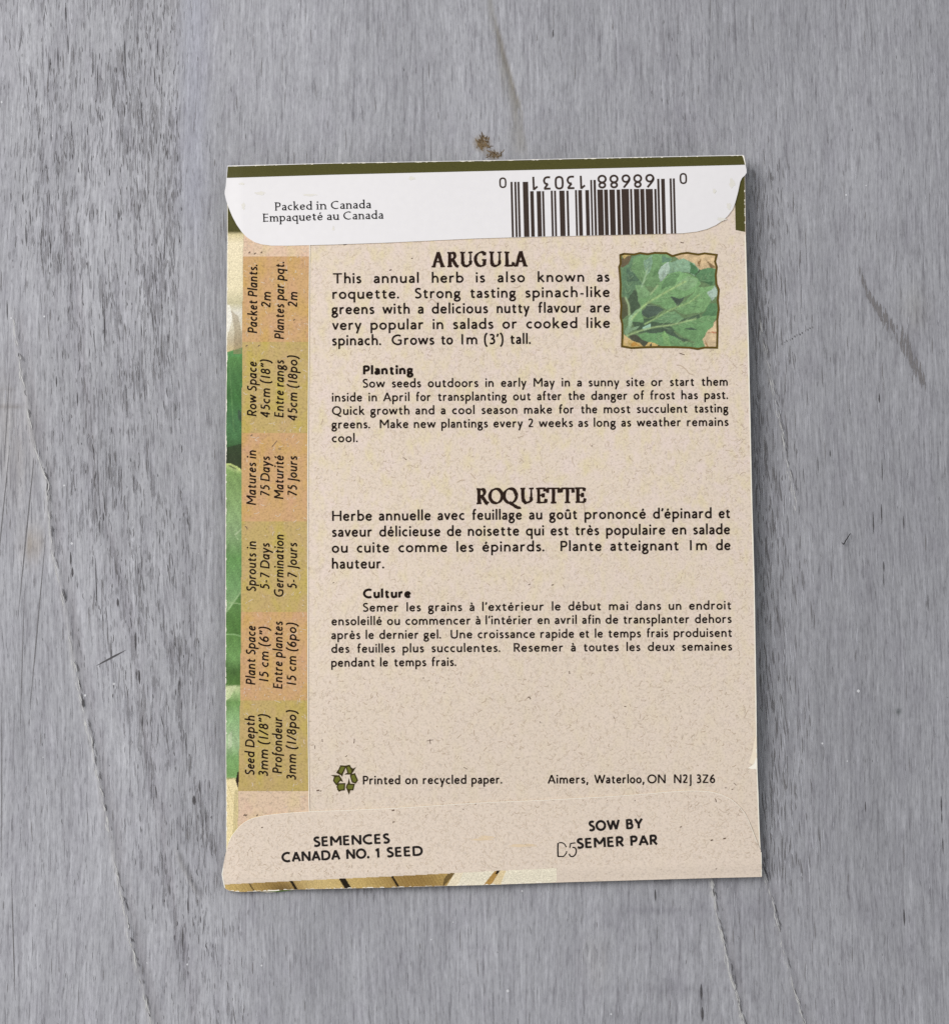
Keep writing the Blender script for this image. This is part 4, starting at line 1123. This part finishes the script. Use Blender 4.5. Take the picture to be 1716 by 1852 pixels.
# strip of the front picture wrapped round the left fold
def strip_paint(U, V):
    c = np.zeros(U.shape + (3,))
    keys = [(300, (74, 71, 33)), (418, (74, 71, 33)), (424, (205, 192, 150)), (440, (226, 213, 182)), (520, (222, 210, 176)), (548, (190, 182, 148)), (566, (214, 209, 196)), (590, (206, 198, 176)), (618, (182, 168, 140)), (640, (196, 178, 134)),
            (646, (92, 138, 84)), (680, (82, 130, 80)), (720, (70, 118, 68)), (760, (78, 124, 84)), (790, (84, 132, 88)), (812, (58, 92, 56)), (832, (58, 70, 52)), (838, (58, 70, 50)), (841, (176, 200, 140)),
            (848, (134, 168, 106)), (900, (140, 172, 118)), (960, (148, 178, 136)), (1010, (104, 150, 92)), (1060, (124, 168, 116)), (1100, (140, 176, 130)), (1125, (96, 136, 76)), (1150, (104, 148, 84)), (1190, (116, 160, 100)),
            (1215, (74, 108, 58)), (1238, (92, 132, 70)), (1244, (206, 222, 176)), (1256, (170, 200, 146)), (1270, (120, 162, 100)), (1300, (146, 186, 136)), (1345, (176, 206, 168)), (1370, (132, 176, 118)), (1405, (124, 166, 106)),
            (1410, (170, 160, 110)), (1415, (226, 208, 160)), (1500, (230, 212, 160)), (1600, (225, 205, 150))]
    ys = [k_[0] for k_ in keys]
    tt = (U - 408) / 28.0
    VV = V - 10 * np.sin(tt * 1.6) * ((V > 830) & (V < 860)) - 5 * tt * ((V > 625) & (V < 655)) * -1 + (38 * tt) * ((V > 1062) & (V < 1125)) * 0
    for i in range(3):
        c[..., i] = np.interp(VV, ys, [lin(*k_[1])[i] for k_ in keys])
    def put(poly, col, a=1.0):
        m = mask_poly(poly, U, V)[..., None] * a
        nonlocal_c[0] = nonlocal_c[0] * (1 - m) + np.array(lin(*col)[:3]) * m
    nonlocal_c = [c]
    # leaf edges, shadows and veins as they lie across the strip
    put([(400, 640), (445, 626), (445, 650), (400, 652)], (88, 138, 82))
    put([(400, 840), (418, 840), (430, 846), (445, 858), (445, 800), (400, 812)], (54, 66, 46), 0.85)
    put([(400, 838.5), (418, 838.5), (430, 844), (445, 857), (445, 860), (428, 848), (417, 842), (400, 841)], (190, 208, 140))
    put([(445, 1060), (430, 1082), (418, 1098), (405, 1116), (405, 1149), (445, 1149)], (88, 130, 70), 0.9)
    put([(445, 1057), (430, 1080), (418, 1096), (405, 1114), (405, 1112), (418, 1093), (430, 1077), (445, 1054)], (170, 198, 156), 0.7)
    put([(405, 1090), (440, 1094), (440, 1092), (405, 1087)], (165, 195, 150), 0.6)
    put([(405, 1146.5), (424, 1146), (440, 1151), (440, 1154), (424, 1148.5), (405, 1149)], (150, 190, 136), 0.8)
    put([(424, 966), (440, 952), (440, 955), (426, 969), (432, 976), (430, 977)], (184, 206, 172), 0.8)
    put([(418, 560), (431, 572), (437, 600), (437, 640), (422, 640), (424, 600)], (140, 122, 92), 0.55)
    put([(404, 548), (416, 552), (420, 575), (414, 600), (404, 600)], (232, 228, 216), 0.8)
    put([(430, 1396), (434, 1396), (431, 1428), (426, 1412)], (48, 36, 26))
    put([(404, 1412), (424, 1408), (431, 1430), (424, 1520), (404, 1560)], (228, 211, 165), 0.8)
    put([(412, 1420), (413, 1420), (428, 1470), (427, 1470)], (190, 170, 118), 0.8)
    put([(409, 1440), (410, 1440), (424, 1500), (423, 1500)], (195, 176, 124), 0.7)
    put([(424, 1430), (431, 1428), (428, 1560), (419, 1560)], (178, 164, 120), 0.6)
    put([(409, 1242), (428, 1240), (416, 1262), (409, 1268)], (218, 230, 192), 0.7)
    put([(412, 1330), (420, 1322), (420, 1350), (413, 1356)], (214, 228, 206), 0.5)
    put([(414, 660), (416, 660), (424, 780), (422, 780)], (110, 156, 104), 0.5)
    put([(430, 740), (437, 745), (437, 762), (431, 758)], (66, 78, 76), 0.7)
    # leaf surface: soft blotches and a net of fine veins, only on the green part
    gx, gy = U - 408, V
    blot = 0.5 + 0.5 * np.sin(gy / 9.0 + 1.7 * np.sin(gx / 6.0)) * np.sin(gx / 5.0 - gy / 23.0)
    net = np.abs(np.sin(gy / 13.0 + gx / 8.0 + np.sin(gy / 31.0))) < 0.10
    leafy = (sstep(640, 650, V) * (1 - sstep(1398, 1410, V)))[..., None]
    tex = (0.80 + 0.26 * blot + 0.16 * net)[..., None]
    out = nonlocal_c[0] * (leafy * tex * 0.86 + (1 - leafy))
    out = out * np.where(leafy > 0.5, np.array([1.0, 0.96, 0.84]), np.ones(3))
    return out * (1 + rng.normal(0, 0.11, U.shape))[..., None]
p = Part()
vs_ = np.linspace(313, 1545, 60)
sl = np.interp(vs_, [q[1] for q in SIDE[:9]], [q[0] for q in SIDE[:9]])
picture(p, [(x + 0.3, y) for x, y in zip(sl, vs_)] + [(bl(y), y) for y in vs_[::-1]], 1.2, strip_paint, L_SIDE + 1.4e-5)
R2 = random.Random(5)
for k_ in range(70):
    v = R2.uniform(425, 1500); x = np.interp(v, vs_, sl)
    ln = R2.uniform(1, 5) * (2 if k_ % 9 == 0 else 1)
    p.strip([(x + 0.5, v - ln), (x + 0.8 + R2.random() * .7, v), (x + 0.5, v + ln)], R2.uniform(0.25, 0.8), M_WORN, L_SIDE + 1.9e-5)
p.strip([(x + 0.45, y) for x, y in zip(sl, vs_)], 0.4, M_WORN, L_SIDE + 1.7e-5)
o = p.build('picture_strip', side, colors=True); o['label'] = 'strip of garlic and leaf picture along the left fold'

# white top flap
tf = Part()
tf.sheet(TOP, M_WHITE, L_FLAP, 0.00015, M_EDGE, 16)
smg = plain('faint_handling_smudge', lin(220, 216, 208), 0.5, 0.02, 2500)
for i, (cx, cy, a, b) in enumerate(((1324, 331, 5, 8), (1305, 396, 8, 3), (1318, 372, 4, 6), (470, 349, 9, 3), (437, 332, 5, 2), (603, 413, 2, 4), (745, 322, 6, 3), (1292, 345, 3, 4), (560, 352, 12, 2), (440, 372, 3, 6))):
    tf.flat([(cx + a * math.cos(t) * (1 + .3 * math.sin(5 * t + i)), cy + b * math.sin(t) * (1 + .3 * math.cos(3 * t + i))) for t in np.linspace(0, 2 * math.pi, 20)[:-1]], smg, L_FLAP + 4e-6 + i * 2e-7)
top = tf.build('top_flap', packet)
p = Part()
p.flat([(411.8, 300.6), (600, 295.2), (900, 290), (1150, 284.6), (1342.8, 280.8), (1347.2, 297.4), (1150, 302.4), (900, 308.2), (600, 315.5), (410.2, 321.2)], M_GREEN, L_FLAP + 1.0e-5, 16)
for k_ in range(60):
    u = R2.uniform(412, 1344); v = np.interp(u, [411, 600, 900, 1150, 1343], [299.6, 294.6, 289.4, 284, 280.1])
    ln = R2.uniform(1, 6)
    p.strip([(u - ln, v + .3), (u, v + .6 + R2.random() * .6), (u + ln, v + .25)], R2.uniform(.2, .6), M_WORN, L_FLAP + 1.6e-5)
p.strip([(1342.6, 280.2), (1345, 285), (1347.4, 297)], 0.9, M_WORN, L_FLAP + 1.8e-5)
p.build('green_band', top)
p = Part()
line(p, 'Packed:498:564 in:573:590 Canada:598.4:670.5', (498, 380.4, 670.5, 376), 21.2, SERIF, plain('black_print_ink', lin(28, 26, 28), 0.6))
line(p, 'Empaqueté:476.3:583.8 au:591:612.7 Canada:621:692.8', (476, 400.8, 693, 395), 21.2, SERIF, p.mats[0])
for o_ in p.z:
    o_ += L_FLAP
p.build('packing_note', top)
p = Part()
def bars(x0, lst, Y, sl=0.0257):
    for a, b in lst:
        xa, xb = x0 + a / 8.58, x0 + b / 8.58
        yt = 300 + Y / 8.58 - (xa - x0) * 0.012 * 0
        yb = 428.4 - (xa - 926) * 0.0221
        n_ = 8
        ys = np.linspace(yt, yb, n_)
        L_ = [(xa + (y - yt) * sl, y) for y in ys]; R_ = [(xb + (y - yt) * sl, y - 0.2) for y in ys]
        p.add(L_ + R_, L_FLAP + 1.0e-5 + p.LIFT, [[i, i + 1, n_ + i + 1, n_ + i] for i in range(n_ - 1)], M_INKB)
bars(890, [(283, 315), (342, 373), (390, 422), (473, 556)], 244)
bars(890, [(588, 642), (688, 754), (772, 804)], 389)
bars(890, [(907, 938), (958, 988), (1040, 1120), (1150, 1183)], 381)
bars(890, [(1283, 1313), (1333, 1390), (1443, 1500)], 372)
bars(890, [(1520, 1548), (1570, 1605)], 214)
bars(1060, [(170, 258), (275, 333), (358, 442), (470, 525)], 364)
bars(1060, [(545, 660), (678, 711), (738, 820), (836, 900), (920, 1030), (1055, 1088)], 355)
bars(1060, [(1100, 1133), (1160, 1217)], 197)
bars(1060, [(1292, 1323), (1342, 1373)], 191)
def digit(ch, x0, x1, y0, y1):
    sz = (y1 - y0) / 0.70
    write(p, ch, (x1, y0 + 0.3), (x0, y0 + 0.7), sz, OCRB, M_INKB, L_FLAP + 1.2e-5, fit='scale')
for ch, a, b, c_, d_ in (('0', 902.2, 915.6, 320, 339), ('1', 962.5, 972.8, 318.6, 342.5), ('3', 981.5, 996.6, 318, 342), ('0', 1002.5, 1019, 317.4, 341.5), ('3', 1024, 1039.8, 317, 341), ('1', 1048.3, 1058.6, 316.7, 340.4),
                         ('8', 1079.8, 1097, 315.4, 339.6), ('8', 1101.4, 1118.3, 315.2, 339.2), ('6', 1123.3, 1140, 314.6, 338.5), ('8', 1144.5, 1161, 314.3, 338.4), ('6', 1166.3, 1183.3, 313.8, 338), ('0', 1228.4, 1242, 312, 331.7)):
    digit(ch, a, b, c_, d_)
p.build('barcode', top)

# bottom flap
bf = Part()
bf.sheet(BOT, M_KRAFT_FLAP, L_FLAP, 0.00015, M_EDGE, 20)
inf = inside_poly(BOT)
fibres(bf, 1900, (408, 1433, 1374, 1588), lambda u, v: inf(u, v) and v < 1597 - (u - 411) * 0.047, L_FLAP + 6e-6)
for u, v, s in ((711, 1466, 2.4), (712, 1487, 1.8), (838, 1464, 1.2), (474, 1497, 1.6), (1098, 1448, 0.8), (1148, 1448, 1.0), (1287, 1520, 2.2), (1310, 1517, 2.4), (1231, 1496, 1.8), (1295, 1572, 1.4), (860, 1455, 1.2), (1312, 1425, 1.2)):
    bf.strip([(u - s, v + .6), (u, v), (u + s, v - .5)], s * 0.5, M_SPECK, L_FLAP + 1.2e-5)
stn = plain('tan_paper_stain', lin(220, 198, 168), 0.75, 0.05, 1500)
for cx, cy, a, b in ((945, 1530, 24, 2.4), (880, 1515, 14, 3.0), (872, 1519, 20, 1.6), (958, 1528, 10, 1.2)):
    bf.flat([(cx + a * math.cos(t) * (1 + .2 * math.sin(5 * t)), cy + b * math.sin(t) * (1 + .3 * math.cos(3 * t))) for t in np.linspace(0, 2 * math.pi, 18)[:-1]], stn, L_FLAP + 5e-6 + cx * 1e-10, 40)
# pale rim of the cut edge
rim = BOT[4:28]
cr = catmull(rim, 3)
bf.strip(cr + np.array([0.25, 0.55]), 0.42, M_WORN, L_FLAP + 1.1e-5)
bf.strip([(1376.2, 1542), (1376.6, 1560), (1377, 1585)], 0.6, M_WORN, L_FLAP + 1.15e-5)
bf.strip([(404.0, 1570), (401.8, 1582), (403.5, 1592), (405.2, 1600), (406.5, 1606)], 0.8, M_WORN, L_FLAP + 1.15e-5)
bot = bf.build('bottom_flap', packet)
FB = [(404.9, 1600.4), (525, 1594.2), (617, 1589.8), (700, 1586), (823, 1579.6), (904, 1575.3), (1007, 1570.7)]
FE = [(1006, 1596.2), (908, 1599.8), (872, 1601), (805, 1602.6), (700, 1605.6), (570, 1608.3), (516, 1609.5), (484, 1611.6), (459, 1612.6), (437, 1613.4), (424, 1612.5), (413, 1610.6), (407, 1607)]
def fence_paint(U, V):
    ph = U + (V - 1600) * -0.62
    c = np.zeros(U.shape + (3,))
    g = 0.5 + 0.5 * np.sin(ph * 1.35 + 0.7 * np.sin(ph / 5.0)) * np.sin(ph * 0.37 + 1.0)
    a = np.array(lin(196, 168, 106)[:3]); b = np.array(lin(132, 100, 50)[:3])
    mixv = np.clip(0.25 + 0.35 * g + 0.35 * np.sin(ph / 38.0 + 0.6), 0, 1)
    c = a * (1 - mixv[..., None]) + b * mixv[..., None]
    pale = np.exp(-((ph - 578) / 48.0) ** 2)[..., None]
    c = c * (1 - 0.6 * pale) + np.array(lin(214, 190, 134)[:3]) * 0.6 * pale
    dk = (np.exp(-((ph - 508) / 22.0) ** 2) * sstep(1590, 1611, V))[..., None]
    c = c * (1 - 0.6 * dk) + np.array(lin(70, 50, 24)[:3]) * 0.6 * dk
    def put(poly, col, al=1.0):
        m = mask_poly(poly, U, V)[..., None] * al
        return c * (1 - m) + np.array(lin(*col)[:3]) * m
    for x0, w in ((449.5, 2.2), (526, 5.5), (617.5, 12.5), (714, 4.5)):
        c = put([(x0, 1560), (x0 + w, 1560), (x0 + w + 1, 1585), (x0 + w + 1 + 31 * .62, 1620), (x0 + 31 * .62, 1620), (x0, 1586)], (34, 26, 14)) if False else \
            put([(x0 - 12, 1578), (x0 + w - 12, 1578), (x0 + w + 15, 1622), (x0 + 15, 1622)], (34, 26, 14))
    c = put([(812, 1578), (826, 1578), (800, 1605), (803, 1590)], (66, 48, 24), 0.7)
    c = put([(823, 1578), (1010, 1568), (1010, 1600), (806, 1606)], (232, 218, 190))
    c = put([(838, 1578), (1010, 1568), (1010, 1600), (826, 1606)], (229, 220, 198))
    c = put([(896, 1574), (905, 1574), (887, 1603), (873, 1603)], (176, 138, 76))
    c = put([(900, 1573), (907, 1573), (899, 1582), (895, 1581)], (40, 28, 16))
    c = put([(906, 1573), (916, 1573), (904, 1603), (888, 1603)], (222, 198, 150), 0.8)
    return c * (1 + rng.normal(0, 0.10, U.shape))[..., None]
p = Part()
picture(p, FB + FE, 1.1, fence_paint, L_FLAP + 1.0e-5)
for k_ in range(46):
    u = R2.uniform(410, 1000); e = sorted(FE); v = np.interp(u, [q[0] for q in e], [q[1] for q in e])
    ln = R2.uniform(1, 5)
    p.strip([(u - ln, v - .2), (u, v - .5 - R2.random() * .7), (u + ln, v - .2)], R2.uniform(.2, .6), M_WORN, L_FLAP + 1.5e-5)
p.strip([(484, 1611), (497, 1611.3), (505, 1610.4)], 0.9, M_WORN, L_FLAP + 1.6e-5)
o = p.build('fence_picture', bot, colors=True); o['label'] = 'printed edge showing tan wooden slats with dark gaps'
p = Part()
line(p, 'SEMENCES:566.3:705.6', (566, 1531.7, 706, 1525.2), 24.4, HELV, M_BLACK)
line(p, 'CANADA:509.3:616 NO.:626.4:668 SEED:698.6:765.3', (509, 1559.7, 765, 1547.6), 24.4, HELV, M_BLACK)
HELV1 = dict(HELV, name='helv1', alt={'1': (.1, .1, ('l .20,0 .20,.70', 'l .20,.62 .03,.52'))})
write(p, '1', (677.5, 1551.8), (686.5, 1551.4), 24.4, HELV1, M_BLACK)
for o_ in p.z:
    o_ += L_FLAP
p.build('grade_note', bot)
p = Part()
line(p, 'SOW:1064.2:1121.5 BY:1132:1163.6', (1064, 1503.4, 1164, 1498.4), 25.2, HELV, M_BLACK)
line(p, 'SEMER:1042.2:1129.4 PAR:1139.7:1190', (1042, 1535, 1190, 1527.8), 25.2, HELV, M_BLACK)
for o_ in p.z:
    o_ += L_FLAP
p.build('sowing_note', bot)
p = Part()
def dz(pts, w=1.05, k_=[0]):
    k_[0] += 1
    p.strip(catmull([(980 + x / 7.15, 1460 + y / 7.15) for x, y in pts], 5), w, M_BLACK, L_FLAP + 1.2e-5 + k_[0] * 4e-7)
dz([(207, 465), (204, 550), (208, 645)], 1.35); dz([(204, 640), (245, 640), (282, 636), (318, 590)]); dz([(218, 464), (255, 462), (290, 480), (314, 520)]); dz([(318, 570), (316, 592)])
dz([(432, 464), (400, 468), (366, 472)]); dz([(368, 472), (364, 500), (358, 528)]); dz([(392, 522), (425, 528), (444, 565), (430, 615), (400, 640), (368, 636), (350, 606)], 1.2)
p.build('date_code', bot)

# ------------------------------------------------------------------ a stray fibre on the wood
cu = [(1538.5, 965), (1536, 967), (1533, 972), (1529, 978), (1526, 984), (1524, 983), (1521.5, 981.5)]
q = catmull(cu, 5)
w3 = world_pts(q, np.full(len(q), 0.00022) + 0.0003 * np.sin(np.linspace(0, math.pi, len(q))))
verts, faces = [], []
for i, c in enumerate(w3):
    t = w3[min(i + 1, len(w3) - 1)] - w3[max(i - 1, 0)]; t /= np.linalg.norm(t)
    s = np.cross(t, (0, 0, 1)); s /= np.linalg.norm(s); up = np.cross(s, t)
    rad = 0.00008 * (0.5 + 0.5 * math.sin(math.pi * (i + 1) / (len(w3) + 1)))
    for k_ in range(6):
        a = k_ * math.pi / 3
        verts.append(tuple(c - w3[0] + rad * (math.cos(a) * s + math.sin(a) * up)))
for i in range(len(w3) - 1):
    for k_ in range(6):
        faces.append([i * 6 + k_, i * 6 + (k_ + 1) % 6, (i + 1) * 6 + (k_ + 1) % 6, (i + 1) * 6 + k_])
faces.append([0, 1, 2, 3, 4, 5][::-1]); faces.append([(len(w3) - 1) * 6 + k_ for k_ in range(6)])
me = bpy.data.meshes.new('lint_fibre')
me.from_pydata(verts, [], faces)
me.materials.append(plain('dark_lint', lin(44, 42, 44), 0.7))
o = bpy.data.objects.new('lint_fibre', me)
o.location = w3[0]
COL.objects.link(o)
o['label'] = 'tiny dark hooked lint fibre on the bare wood right of the packet'
o['category'] = 'lint'
